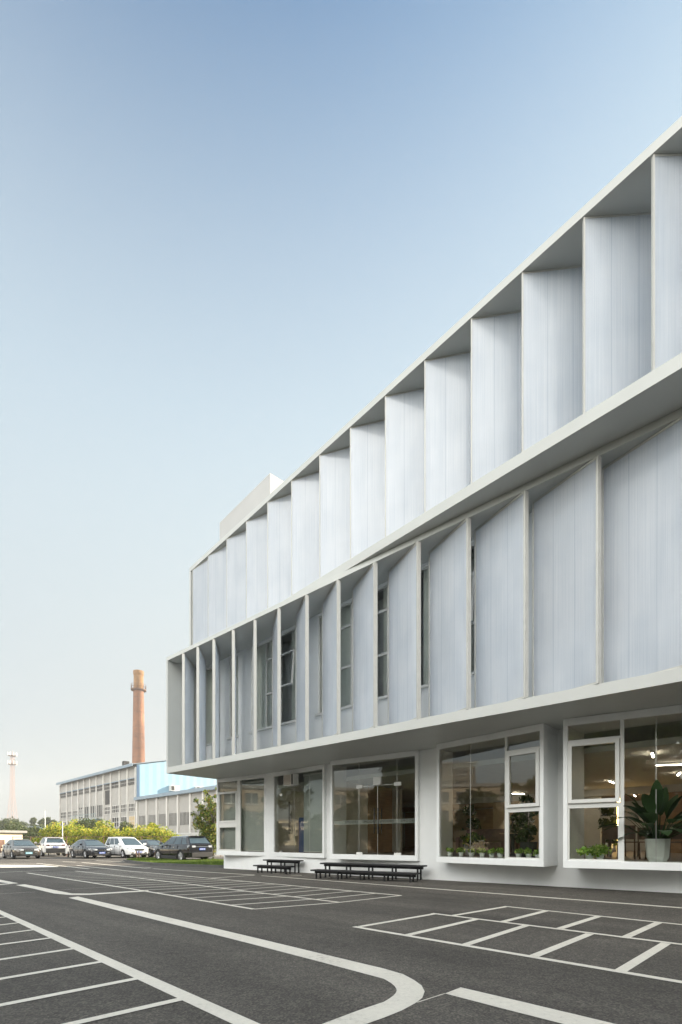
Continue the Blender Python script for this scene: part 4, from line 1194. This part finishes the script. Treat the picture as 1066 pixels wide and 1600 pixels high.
# gable (lit, pale blue ribbed sheet)
RID = 19.5
gm = MB()
pts = [(0.0,0),(DF/2,0),(DF,0)]
gv = []
n = 44
for k in range(n+1):
    t = DF*k/n; z = HW+(RID-HW)*(1-abs(t-DF/2)/(DF/2)); off = -.03 if k%2 else 0.0
    gv.append((G(off-.02, t, 7.6), G(off-.02, t, z)))
for k in range(n): gm.quad(gv[k][0], gv[k+1][0], gv[k+1][1], gv[k][1])
gm.build('gable', M['bluesheet'], fb)
m = MB(); fbox(m, -.02, .3, .4, DF-.4, 0, HW); m.build('end_wall', M['factory'], fb)
m = MB(); fbox(m, -.16, -.005, -.02, .5, 7.6, HW-.05); m.build('corner_trim', M['cornerblue'], fb)
# roof
m = MB()
for (t0,z0,t1,z1) in ((-.8,HW-.15,DF/2,RID),(DF/2,RID,DF+.8,HW-.15)):
    A,Bq,Cq,D = G(-.25,t0,z0+.12),G(LF+.1,t0,z0+.12),G(LF+.1,t1,z1+.12),G(-.25,t1,z1+.12)
    m.add([A,Bq,Cq,D]+[(p[0],p[1],p[2]+.12) for p in (A,Bq,Cq,D)], [(3,2,1,0),(4,5,6,7),(0,1,5,4),(1,2,6,5),(2,3,7,6),(3,0,4,7)])
rf = m.build('roof', M['rooftrim'], fb)
m = MB(); fbox(m, -.3, LF+.15, -.95, -.80, HW-.35, HW+.18); m.build('gutter', M['rooftrim'], rf)
s0 = s_fac(190); m = MB(); fbox(m, s0-.5, s0+.5, .3, 1.3, HW-.1, HW+1.5); m.build('roof_stack', M['factorydark'], rf)
# pilasters, clerestory band, windows
for i,s in enumerate(sb_):
    m = MB(); fbox(m, max(s-.20,-.05), min(s+.20,LF), -.28, -.002, 0, HW-.4); m.build('pilaster', M['pilaster'], fb)
zc0, zc1 = 12.05, 13.1
for a,b in zip(sb_,sb_[1:]):
    m = MB(); fbox(m, a+.22, b-.22, -.10, -.002, zc0, zc1); wdw = m.build('clerestory_window', M['factorydark'], fb)
    m = MB()
    k = 5
    for j in range(1,k): fbox(m, a+.22+(b-a-.44)*j/k-.025, a+.22+(b-a-.44)*j/k+.025, -.14, -.101, zc0, zc1)
    fbox(m, a+.22, b-.22, -.15, -.141, (zc0+zc1)/2-.05, (zc0+zc1)/2+.05)
    m.build('glazing_bars', M['factory'], wdw)
    m = MB(); fbox(m, a+.22, b-.22, -.30, -.002, zc1, zc1+.16); m.build('ledge', M['rooftrim'], fb)
def fwin(a, b, z0, z1, mat='factorydark', k=4):
    m = MB(); fbox(m, a, b, -.06, -.002, z0, z1); o = m.build('window', M[mat], fb)
    m = MB()
    for j in range(k+1): fbox(m, a+(b-a)*j/k-.05, a+(b-a)*j/k+.05, -.12, -.061, z0, z1)
    for z in (z0, (z0+z1)/2, z1): fbox(m, a, b, -.13, -.121, z-.05, z+.05)
    m.build('window_frame', M['pilaster'], o)
for i,(a,b) in enumerate(zip(sb_,sb_[1:])):
    if i in (4,5,6): continue
    if i == 3:
        m = MB(); fbox(m, a+1.0, b-.6, -.05, -.002, 8.9, 11.8); m.build('doorway', M['factorydark'], fb); fwin(a+.4, b-.4, 6.9, 8.4); continue
    fwin(a+.5, b-.5, 7.0, 8.5, k=4); fwin(a+.5, b-.5, 4.2, 6.1, 'warmwin' if i == 0 else 'factorydark', 3)
a, b = sb_[4], sb_[8]
m = MB(); fbox(m, a+.3, b, -.05, -.002, 6.6, 9.0); wo = m.build('window', M['factorydark'], fb)
m = MB()
for j in range(13): s = a+.3+(b-a-.3)*j/12; fbox(m, s-.08, s+.08, -.12, -.051, 6.6, 9.0)
m.build('window_frame', M['pilaster'], wo)
m = MB(); fbox(m, a+.2, b+.6, -1.6, -.002, 5.9, 6.05)
fbox(m, a+.2, b+.6, -1.62, -1.58, 7.05, 7.13)
for j in range(15): s = a+.2+(b-a+.4)*j/14; fbox(m, s-.04, s+.04, -1.62, -1.58, 6.05, 7.05)
for j in range(5): s = a+.4+(b-a)*j/4; fbox(m, s-.08, s+.08, -1.5, -1.34, 0, 5.9)
m.build('gantry', M['gantry'], fb)
m = MB(); fbox(m, a+.4, b-.4, -.05, -.002, 2.6, 5.4); m.build('doorway', M['factorydark'], fb)
# annexe in front of the gable
an = empty('factory_annexe', (FK[0],FK[1],0), label='low grey panelled annexe with blue-grey eaves in front of the blue gable', cat='factory')
m = MB(); fbox(m, -46, -.35, 0, .4, 0, 8.9); m.build('wall', M['factory'], an)
m = MB(); A = [G(-46.3,-.7,8.9),G(-.36,-.7,8.9),G(-.36,14,10.4),G(-46.3,14,10.4)]
m.add(A+[(p[0],p[1],p[2]+.55) for p in A], [(3,2,1,0),(4,5,6,7),(0,1,5,4),(1,2,6,5),(2,3,7,6),(3,0,4,7)]); m.build('roof', M['rooftrim'], an)
pxa = [213.4,230.7,246.5,262.4,279.6,298.9,319.2,341]
sa_ = [s_fac(p) for p in pxa]; sa_[0] = -.6
while sa_[-1] > -44: sa_.append(sa_[-1]-(sa_[-3]-sa_[-2]))
for s in sa_:
    m = MB(); fbox(m, s-.22, s+.22, -.28, -.002, 0, 8.9); m.build('pilaster', M['pilaster'], an)
for a,b in zip(sa_,sa_[1:]):
    lo, hi = b+.5, a-.5
    m = MB(); fbox(m, lo, hi, -.05, -.002, 4.0, 6.0); o = m.build('window', M['factorydark'], an)
    m = MB(); k = 7
    for j in range(k+1): fbox(m, lo+(hi-lo)*j/k-.035, lo+(hi-lo)*j/k+.035, -.10, -.051, 4.0, 6.0)
    m.build('window_frame', M['pilaster'], o)
m = MB(); fbox(m, -45, -.4, -.16, -.003, 2.2, 2.32); m.build('pipe_run', M['rooftrim'], an)
# units on the blue gable
for i,(px,y0,y1,l) in enumerate([(265,1228,1236,'small pale box unit on the blue gable, left one'),(305,1231,1236,'small pale box unit on the blue gable, right one')]):
    k=(px-CX)/F; gx,gy = FF.o[0],FF.o[1]; dn = (-FF.t[0],-FF.t[1])
    tt = (k*gy-gx)/(dn[0]-k*dn[1]); z = CAMH+(HY-(y0+y1)/2)*(gy+dn[1]*tt)/F
    m = MB(); fbox(m, -1.0, -.10, tt-.2, tt+1.6, z-.55, z+.55); o = m.build('wall_unit', M['antenna'], None, bevel=.03); tag(o, l, 'vent', 'box units on the blue gable')
    m = MB(); fbox(m, -1.03, -1.001, tt-.1, tt+.5, z-.4, z+.4); m.build('louvre', M['factorydark'], o)
# low white wall in front of the annexe
m = MB(); a = at(262,1305,70); b = at(336,1305,58); f = Fr(a[0],a[1],math.degrees(math.atan2(b[1]-a[1],b[0]-a[0]))); m.box(f, -6, 22, 0, .3, 0, 2.3); m.box(f, -6.1, 22.1, -.08, .38, 2.3, 2.45)
tag(m.build('boundary_wall', M['antenna']), 'low white wall between the hedge and the factory annexe', 'wall')

# chimney
cx_, cy_, _ = at(216.6, 1300, 130)
ch = empty('brick_chimney', (cx_,cy_,0), label='tall tapering orange brick chimney with a ring gallery', cat='chimney')
HT = 47.1
def crad(z): return 1.62-(1.62-1.24)*min(max((z-22)/(HT-22),-.9),1)
n = 40; me = bpy.data.meshes.new('shaft'); zs = [0,8,16,24,32,38,42.2]
V=[];Fc=[];UV=[]
for z in zs:
    for k in range(n): a=2*math.pi*k/n; V.append((crad(z)*math.cos(a),crad(z)*math.sin(a),z))
for i in range(len(zs)-1):
    for k in range(n):
        Fc.append((i*n+k,i*n+(k+1)%n,(i+1)*n+(k+1)%n,(i+1)*n+k)); UV += [(k*.5,zs[i]*1.2),((k+1)*.5,zs[i]*1.2),((k+1)*.5,zs[i+1]*1.2),(k*.5,zs[i+1]*1.2)]
me.from_pydata(V,[],Fc); uvl = me.uv_layers.new(name='UVMap')
for l,u in zip(uvl.data,UV): l.uv = u
for p in me.polygons: p.use_smooth=True
me.materials.append(M['brick']); o = bpy.data.objects.new('shaft', me); COL.objects.link(o); o.parent = ch
m = MB(); m.lathe((0,0,0), [(1.27,42.2),(1.22,45.8),(1.36,46.3),(1.36,HT),(1.0,HT),(.98,HT-2)], 36); m.build('chimney_head', M['chimtop'], ch, local=True, smooth=False)
m = MB(); m.lathe((0,0,0), [(1.28,41.7),(1.95,41.9),(1.95,42.15),(1.28,42.15)], 36)
for k in range(14):
    a = 2*math.pi*k/14; m.tube((1.88*math.cos(a),1.88*math.sin(a),42.1),(1.88*math.cos(a),1.88*math.sin(a),43.4),.045,n=5)
for z in (42.8,43.4):
    for k in range(28):
        a=2*math.pi*k/28; b2=2*math.pi*(k+1)/28; m.tube((1.88*math.cos(a),1.88*math.sin(a),z),(1.88*math.cos(b2),1.88*math.sin(b2),z),.04,n=5)
m.build('ring_gallery', M['rust'], ch, local=True)
m = MB(); a0 = math.atan2(-cy_, -cx_)+.15
for da in (-.13,.13):
    m.tube(((crad(16)+.18)*math.cos(a0+da),(crad(16)+.18)*math.sin(a0+da),2),((crad(42)+.18)*math.cos(a0+da),(crad(42)+.18)*math.sin(a0+da),42),.035,n=5)
for z in np.arange(14,42,.8):
    p=[((crad(z)+.18)*math.cos(a0+da),(crad(z)+.18)*math.sin(a0+da),z) for da in (-.13,.13)]; m.tube(p[0],p[1],.03,n=4)
m.build('ladder', M['rust'], ch, local=True)
m = MB()
for z in np.arange(4,42,4.0): m.lathe((0,0,0), [(crad(z)+.005,z-.08),(crad(z)+.03,z-.07),(crad(z)+.03,z+.07),(crad(z)+.005,z+.08)], 36, caps=False)
m.build('iron_band', M['rust'], ch, local=True)

# telecom tower
tx_, ty_, _ = at(19.3, 1300, 250)
tw = empty('telecom_tower', (tx_,ty_,0), label='slender pale pink lattice mast with two rings of antennas', cat='tower')
TH = 47.5
def half(z): return 2.6-(2.6-.72)*min(z/26,1) if z < 26 else .72-.1*(z-26)/22
m = MB(); zs = [0]
while zs[-1] < TH-3: zs.append(zs[-1]+max(1.6, half(zs[-1])*1.7))
for sx in (-1,1):
    for sy in (-1,1):
        for a,b in zip(zs,zs[1:]): m.tube((sx*half(a),sy*half(a),a),(sx*half(b),sy*half(b),b),.07,n=4)
m.build('leg_posts', M['towerpaint'], tw, local=True)
m = MB()
for a,b in zip(zs,zs[1:]):
    for q_ in range(4):
        c = [(-1,-1),(1,-1),(1,1),(-1,1)]; p, r_ = c[q_], c[(q_+1)%4]
        m.tube((p[0]*half(a),p[1]*half(a),a),(r_[0]*half(b),r_[1]*half(b),b),.032,n=4)
        m.tube((r_[0]*half(a),r_[1]*half(a),a),(p[0]*half(b),p[1]*half(b),b),.032,n=4)
        m.tube((p[0]*half(b),p[1]*half(b),b),(r_[0]*half(b),r_[1]*half(b),b),.032,n=4)
m.build('lattice', M['towerpaint'], tw, local=True)
for z in (41.2, 45.6):
    m = MB(); m.lathe((0,0,z), [(.5,0),(2.0,0),(2.0,.18),(.5,.18)], 20); m.build('platform', M['rust'], tw, local=True)
    for k in range(9):
        a = 2*math.pi*k/9; m = MB(); f = Fr(2.15*math.cos(a),2.15*math.sin(a),math.degrees(a)); m.box(f,-.10,.10,-.14,.14,z-.2,z+1.8); m.build('antenna', M['antenna'], tw, local=True)
m = MB(); m.tube((0,0,45),(0,0,48.6),.07,n=5); m.build('spike', M['towerpaint'], tw, local=True)

# low buildings at the far left
a = at(-70,1310,52)
lb = empty('low_building', (a[0],a[1],0), label='low cream flat-roofed building behind the grey-bronze sedan', cat='building')
f = Fr(a[0],a[1],72.5); wd = 7.8
m = MB(); m.box(f, 0, wd, 0, 6, 0, 2.35); m.build('wall', M['cream'], lb)
m = MB(); m.box(f, -.3, wd+.3, -.4, 6.3, 2.35, 2.62); m.build('roof', M['concrete'], lb)
m = MB(); m.box(f, 4.6, 5.5, -.03, -.002, 0, 1.5); m.build('door', M['rust'], lb)
sx_, sy_, _ = at(48,1310,85)
shd = empty('shed', (sx_,sy_,0), label='shed with a grey pitched sheet roof among the trees at the far left', cat='shed')
f = Fr(sx_-2.2,sy_,8)
m = MB(); m.box(f, 0, 4.4, 0, 4, 0, 2.6); m.build('wall', M['brownblock'], shd)
m = MB(); m.add([f(-.3,-.3,2.6),f(4.7,-.3,2.6),f(4.7,4.3,2.6),f(-.3,4.3,2.6),f(.9,2,4.0),f(3.4,2,4.0)], [(3,2,1,0),(0,1,5,4),(2,3,4,5),(1,2,5),(3,0,4)]); m.build('roof', M['tiledroof'], shd)

# poles
for px, y0, Y, l in ((70.5,1267,52,'taller thin white pole at the left end of the yellow hedge'),(97.8,1284,46,'shorter thin white pole in front of the yellow hedge')):
    x,y,z = at(px,y0,Y); o = empty('pole', (x,y,0), label=l, cat='pole', group='thin poles by the hedge')
    m = MB(); m.tube((x,y,0),(x,y,z),.05,.035,8); m.build('shaft', M['antenna'], o, smooth=True)
    m = MB(); m.tube((x,y,z-.02),(x,y,z+.25),.03,.02,6); m.build('spike', M['steel'], o)
# pipe fence along the back of the lot
fa, fb2 = gcar(20,43.5), gcar(345,40.5)
fn = empty('pipe_fence', (fa[0],fa[1],0), label='low rusty pipe fence running behind the parked cars', cat='fence')
f = Fr(fa[0],fa[1],math.degrees(math.atan2(fb2[1]-fa[1],fb2[0]-fa[0]))); LFN = math.hypot(fb2[0]-fa[0],fb2[1]-fa[1])
npst = 12
for k in range(npst):
    s = LFN*k/(npst-1); m = MB(); m.tube(f(s,0,0),f(s,0,1.75),.035,n=6); m.build('post', M['rust'], fn)
for z in (.5,1.1,1.7):
    m = MB(); m.tube(f(0,.05,z),f(LFN,.05,z),.025,n=6); m.build('rail', M['rust'], fn)

# scooter parked between the cars
x,y = gcar(106.5,40.3)
sc = empty('parked_scooter', (x,y,0), R(-60), label='small reddish scooter with a pale front shield between the white and black cars', cat='scooter')
for dx in (-.62,.62):
    q = MB(); vs=[]; 
    q.tube((dx,-.05,.24),(dx,.05,.24),.24,n=18); q.build('wheel', M['tyre'], sc, local=True)
q = MB(); q.box(ID,-.35,.35,-.16,.16,.24,.34); q.prism([(-.75,-.15),(-.1,-.17),(-.1,.17),(-.75,.15)], [.38,.341,.341,.38], [.70,.66,.66,.70]); q.build('body', M['red'], sc, local=True, bevel=.03)
q = MB(); q.prism([(.33,-.2),(.40,-.2),(.40,.2),(.33,.2)], .28, .98); q.build('front_shield', M['p_white'], sc, local=True, bevel=.02)
q = MB(); q.box(ID,-.72,-.08,-.13,.13,.705,.79); q.build('saddle', M['plastic'], sc, local=True, bevel=.03)
q = MB(); q.tube((.42,0,.9),(.36,0,1.12),.03); q.tube((.36,-.33,1.12),(.36,.33,1.12),.018); q.build('handlebar', M['plastic'], sc, local=True)
q = MB(); q.tube((.55,0,.24),(.42,0,.9),.03); q.build('fork', M['steel'], sc, local=True)

# ------------------------------------------------------------------ vegetation
rng = random.Random(21)
ha, hb = gcar(64,50), gcar(305,47)
hd = empty('hedge', (ha[0],ha[1],0), label='long unclipped yellow-green hedge between the parked cars and the factory', cat='hedge')
bl = []
f = Fr(ha[0],ha[1],math.degrees(math.atan2(hb[1]-ha[1],hb[0]-ha[0]))); LH = math.hypot(hb[0]-ha[0],hb[1]-ha[1])
for k in range(330):
    s = rng.random()*LH; u = s/LH
    top = (2.9+.35*math.sin(u*9)+rng.uniform(-.35,.35))*(1 if u<.62 else 1-.55*(u-.62)/.38)
    if u < .06: top *= .8
    z = rng.uniform(.35,1)*top; p = f(s, rng.uniform(-1.2,1.0), z*.86); rr = rng.uniform(.25,.6)
    bl.append((*p, rr*rng.uniform(.8,1.6), rr, rr*rng.uniform(.7,1.6)))
leaves('foliage', M['leaf_hedge'], bl, 46000, .16, hd, seed=12, shell=.05)
m = MB()
for k in range(40):
    s = rng.random()*LH; p0 = f(s,rng.uniform(-.5,.5),0); m.tube(p0, f(s+rng.uniform(-.5,.5),rng.uniform(-.8,.8),1.9), .04,.015,5)
m.build('stems', M['bark'], hd)
# darker shrub tops behind the hedge
for i,(px,Y,h,r,l) in enumerate([(118,62,3.7,2.2,'rounded green bush rising behind the left half of the hedge'),(133,60,3.9,2.2,'pale green bush rising behind the middle of the hedge'),(158,60,3.5,2.0,'dark green bush behind the hedge under the factory gantry'),(196,60,3.4,1.8,'grey-green bush behind the right part of the hedge'),(240,52,3.0,1.0,'small bush beside the end of the hedge')]):
    x,y = gcar(px,Y); t = empty('bush', (x,y,0), label=l, cat='bush', group='bushes behind the hedge')
    m = MB(); m.tube((x,y,0),(x,y,h*.6),.07,.03,6); m.build('stem', M['bark'], t)
    leaves('foliage', M['leaf_far'] if i%2 else M['leaf_hedge'], crown_blobs((x,y,.8),r,h-.9,12,random.Random(60+i),.5), 2200, .24, t, seed=70+i)
# young tree at the corner of the building
tx, ty = gcar(333,36.5)
t = empty('young_tree', (tx,ty,0), label='young open tree with green, yellow and reddish leaves at the corner of the building', cat='tree')
m = MB(); m.tube((tx,ty,0),(tx+.05,ty,2.2),.07,.05,8)
brs = [((307,1252),36),((316,1262),36.4),((322,1238),36.2),((330,1247),36.8),((338,1232),36.5),((303,1272),36.2),((311,1284),36.4),((326,1275),36.8),((318,1296),36.2),((333,1290),36.4),((341,1262),37),((330,1305),36.6)]
blobs = []
for i,((px,py),Y) in enumerate(brs):
    e = at(px,py,Y); b0 = (tx+.04,ty,1.2+min(1.4,max(0,(1300-py)*.02)))
    m.tube(b0, e, .03, .008, 5)
    for u in (.55,.78,1.0):
        q_ = [b0[j]+(e[j]-b0[j])*u for j in range(3)]; rr = .36 if u<1 else .22
        if i in (4,): rr *= .55
        blobs.append((*q_, rr, rr, rr*.9))
for k in range(10): blobs.append((tx+rng.uniform(-1.3,.4), ty+rng.uniform(-.6,.6), rng.uniform(.5,2.6), .5,.5,.45))
m.build('trunk', M['bark'], t, smooth=True)
leaves('crown', M['leaf_mix'], blobs, 6500, .15, t, seed=90, shell=.1)
# distant trees on the left
far = [(-12,150,6.6,4.5),(4,150,6.9,4.2),(20,150,7.8,4.6),(32,155,6.2,4),(46,170,5.2,4),(52,170,9.4,1.5),(60,165,5.4,3.5),(67,165,8.6,2.4),(72,170,6.4,3.5),(79,160,9.3,2.2),(86,160,6.2,3.6),(94,155,6.6,3)]
names = ['spreading dark green tree at the left edge of the skyline','rounded green tree left of the lattice mast base','tallest green crown at the foot of the lattice mast','green tree right of the lattice mast foot','low green tree above the grey shed roof','narrow tree standing alone above the grey shed','low pale tree left of the taller white pole','slim tree rising just behind the taller white pole','low tree right of the taller white pole','pointed tree between the two white poles','low tree left of the factory end wall','green tree touching the factory end wall']
for i,((px,Y,h,r),l) in enumerate(zip(far,names)):
    x,y = gcar(px,Y); tree('distant_tree', x, y, h, r*1.15, h*.08, M['leaf_far'], l, 'distant trees on the left', 2600, .62, 100+i, 22, .2)
for i,(px,Y,h,r) in enumerate([(36,72,3.6,2.2),(44,70,3.2,1.8),(56,66,3.2,2.0),(24,80,4.2,2.4)]):
    x,y = gcar(px,Y); t = empty('bush', (x,y,0), label=['green bush just left of the grey shed','green bush in front of the grey shed','brownish green bush right of the grey shed','green bush above the cream building roof'][i], cat='bush', group='bushes by the shed')
    m = MB(); m.tube((x,y,0),(x,y,h*.6),.07,.03,6); m.build('stem', M['bark'], t)
    leaves('foliage', M['leaf_far'], crown_blobs((x,y,.6),r,h-.8,10,random.Random(160+i),.5), 1600, .3, t, seed=170+i)

# ------------------------------------------------------------------ what the window glass mirrors: the far side of the lot
def block(name, x0, x1, y0, y1, h, mat, label, cols, rows, zb=1.0):
    o = empty(name, (x1,(y0+y1)/2,0), label=label, cat='building')
    m = MB(); m.box(ID, x0, x1, y0, y1, 0, h); m.build('wall', M[mat], o)
    m = MB(); m.box(ID, x0-.3, x1+.3, y0-.3, y1+.3, h, h+.5); m.build('roof', M['concrete'], o)
    for j in range(rows):
        z0 = zb+(h-zb)*j/rows+.5; z1 = zb+(h-zb)*(j+1)/rows-.7
        for i in range(cols):
            a = y0+(y1-y0)*(i+.18)/cols; b = y0+(y1-y0)*(i+.82)/cols
            m = MB(); m.box(ID, x1-.02, x1+.04, a, b, z0, z1); wo = m.build('window', M['darkglass'], o)
            m = MB(); m.box(ID, x1+.0405, x1+.08, (a+b)/2-.06, (a+b)/2+.06, z0, z1); m.box(ID, x1, x1+.2, a-.1, b+.1, z0-.16, z0-.002); m.build('frame', M['pilaster'], wo)
block('apartment_building', -72, -58, -10, 18.5, 9.6, 'tanblock', 'long tan three-storey building mirrored in the leftmost window', 9, 3)
block('apartment_building', -105, -92, 6, 15, 18.5, 'brownblock', 'brown tower block mirrored in the window above the little pots', 6, 6)
block('apartment_building', -165, -150, 24, 90, 8.5, 'cream', 'distant cream building mirrored in the narrower glass door', 12, 3)
refl = [(-19.5,4.0,9.0,4.4,'broad dark tree across the lot mirrored in the wide glass entrance'),(-23,-1.5,9.5,4.4,'second broad tree across the lot left behind the camera'),(-8,-9,10.5,5,'tall dark tree behind the camera mirrored in the dining window'),(-1,-13,11,5.2,'tall spreading tree straight behind the camera'),(7,-12,10,4.8,'tall dark tree behind the camera on the right'),(-15,-12,10.5,5,'tall dark tree behind the camera on the left'),(-33,22.5,9,2.4,'slender tree across the lot mirrored beside the narrower glass door')]
for i,(x,y,h,r,l) in enumerate(refl):
    tree('broadleaf_tree', x, y, h, r, h*(.12 if r>3 else .45), M['leaf_dark'], l, 'trees across the lot', 15000 if r>3 else 1800, .52 if r>3 else .4, 200+i, 46 if r>3 else 14, .2)
for i,(x,y,h,r) in enumerate([(-44,15.5,4.8,3.2),(-45,10.5,7.4,3.8),(-44,5.5,8.0,3.8),(-45,.5,7.6,3.8),(-46,-4.5,7.8,3.8),(-46,21,4.2,3),(-60,30,4.2,3.4)]):
    tree('roadside_tree', x, y, h, r, .4, M['leaf_dark'], 'low bushy tree in the row before the tan building', 'low trees before the tan building', 4200, .42, 230+i, 24, .14)

# the hazy air between the lot and the far mast
hm = bpy.data.materials.new('haze_air'); hm.use_nodes = True
hn = hm.node_tree; hn.nodes.remove(hn.nodes['Principled BSDF'])
pv = hn.nodes.new('ShaderNodeVolumePrincipled'); pv.inputs['Color'].default_value = (.93,.92,.90,1); pv.inputs['Density'].default_value = .0008; pv.inputs['Anisotropy'].default_value = .2
hn.links.new(pv.outputs[0], hn.nodes['Material Output'].inputs['Volume'])
q = MB(); q.box(ID, -340, 340, -160, 410, -1.1, 52); q.build('haze', hm, kind='stuff')
EXPOSURE = 2.1; HAZE_Z = .90; HAZE_P = 5.0; HAZE_SUN = .27; SKY_SAT = 1.4; SKY_TINT = (.80,1.03,.92)
HAZE_LOW = (3.46,3.52,3.40); HAZE_HIGH = (3.42,4.0,4.25); FILL_P = 9.0; FILL_COL = (23.8,22.8,20.9)
# ------------------------------------------------------------------ light, sky, camera
SUN_EL, SUN_AZ = R(24), R(66)      # azimuth clockwise from +Y
w = bpy.data.worlds.new('World'); scene.world = w; w.use_nodes = True
nt = w.node_tree
sky = nt.nodes.new('ShaderNodeTexSky'); sky.sky_type = 'NISHITA'; sky.sun_disc = False
sky.sun_elevation = SUN_EL; sky.sun_rotation = SUN_AZ
sky.air_density = 1.0; sky.dust_density = 2.4; sky.ozone_density = 3.0; sky.altitude = 0
bg = nt.nodes['Background']; bg.inputs['Strength'].default_value = .05
nt.links.new(sky.outputs['Color'], bg.inputs['Color'])
sd = bpy.data.lights.new('Sun', 'SUN'); sd.energy = 3.2; sd.angle = R(.5); sd.color = (1,.88,.72)
so = bpy.data.objects.new('Sun', sd); COL.objects.link(so)
S = Vector((math.cos(SUN_EL)*math.sin(SUN_AZ), math.cos(SUN_EL)*math.cos(SUN_AZ), math.sin(SUN_EL)))
so.rotation_euler = (-S).to_track_quat('-Z','Y').to_euler(); so.location = S*60
cd = bpy.data.cameras.new('Camera'); cam = bpy.data.objects.new('Camera', cd); COL.objects.link(cam)
cam.location = (0,0,CAMH); cam.rotation_euler = (R(90),0,0)
cd.sensor_fit = 'HORIZONTAL'; cd.sensor_width = 36; cd.lens = F/1066*36
cd.shift_y = (HY-800)/1066; cd.clip_end = 5000; cd.clip_start = .05
scene.camera = cam
scene.view_settings.view_transform = 'Standard'; scene.view_settings.look = 'None'
scene.view_settings.exposure = EXPOSURE; scene.view_settings.gamma = 1
scene.cycles.max_bounces = 8; scene.cycles.transparent_max_bounces = 16
# hazy sky: the Nishita sky, whitening in a band of haze that is deeper low down and towards the sun, with a bright veil added behind the camera, unseen, to light the shaded front
def wmath(op, *args, clamp=False):
    n_ = nt.nodes.new('ShaderNodeMath'); n_.operation = op; n_.use_clamp = clamp
    for i,v in enumerate(args):
        if isinstance(v,(int,float)): n_.inputs[i].default_value = v
        else: nt.links.new(v, n_.inputs[i])
    return n_.outputs[0]
def wmix(fac, a, b, mode='MIX'):
    n_ = nt.nodes.new('ShaderNodeMix'); n_.data_type = 'RGBA'; n_.blend_type = mode
    for k,v in (('Factor',fac),('A',a),('B',b)):
        if isinstance(v,tuple): n_.inputs[k].default_value = (*v,1)
        elif isinstance(v,(int,float)): n_.inputs[k].default_value = v
        else: nt.links.new(v, n_.inputs[k])
    return n_.outputs['Result']
hs = nt.nodes.new('ShaderNodeHueSaturation'); hs.inputs['Saturation'].default_value = SKY_SAT
nt.links.new(sky.outputs['Color'], hs.inputs['Color'])
base = wmix(1.0, hs.outputs['Color'], SKY_TINT, 'MULTIPLY')
tcw = nt.nodes.new('ShaderNodeTexCoord'); sp_ = nt.nodes.new('ShaderNodeSeparateXYZ'); nt.links.new(tcw.outputs['Generated'], sp_.inputs[0])
zpos = wmath('MAXIMUM', sp_.outputs['Z'], 0.0)
T = wmath('MULTIPLY', wmath('SUBTRACT', 1.0, wmath('POWER', wmath('DIVIDE', zpos, HAZE_Z), HAZE_P), clamp=True), .97)
sund = wmath('ADD', wmath('MULTIPLY', sp_.outputs['X'], .91), wmath('MULTIPLY', sp_.outputs['Y'], .41))
fac = wmath('MULTIPLY_ADD', sund, HAZE_SUN, T, clamp=True)
fac = wmath('MINIMUM', fac, .98)
hcol = wmix(wmath('DIVIDE', zpos, .65, clamp=True), HAZE_LOW, HAZE_HIGH)
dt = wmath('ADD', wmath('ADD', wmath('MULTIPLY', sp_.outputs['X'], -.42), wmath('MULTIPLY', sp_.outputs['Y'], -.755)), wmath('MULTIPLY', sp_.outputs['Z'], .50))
fill = wmath('POWER', wmath('MULTIPLY_ADD', dt, .5, .5), FILL_P)
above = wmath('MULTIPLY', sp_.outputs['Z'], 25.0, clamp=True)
vcol = wmix(1.0, FILL_COL, wmath('MULTIPLY', fill, above), 'MULTIPLY')
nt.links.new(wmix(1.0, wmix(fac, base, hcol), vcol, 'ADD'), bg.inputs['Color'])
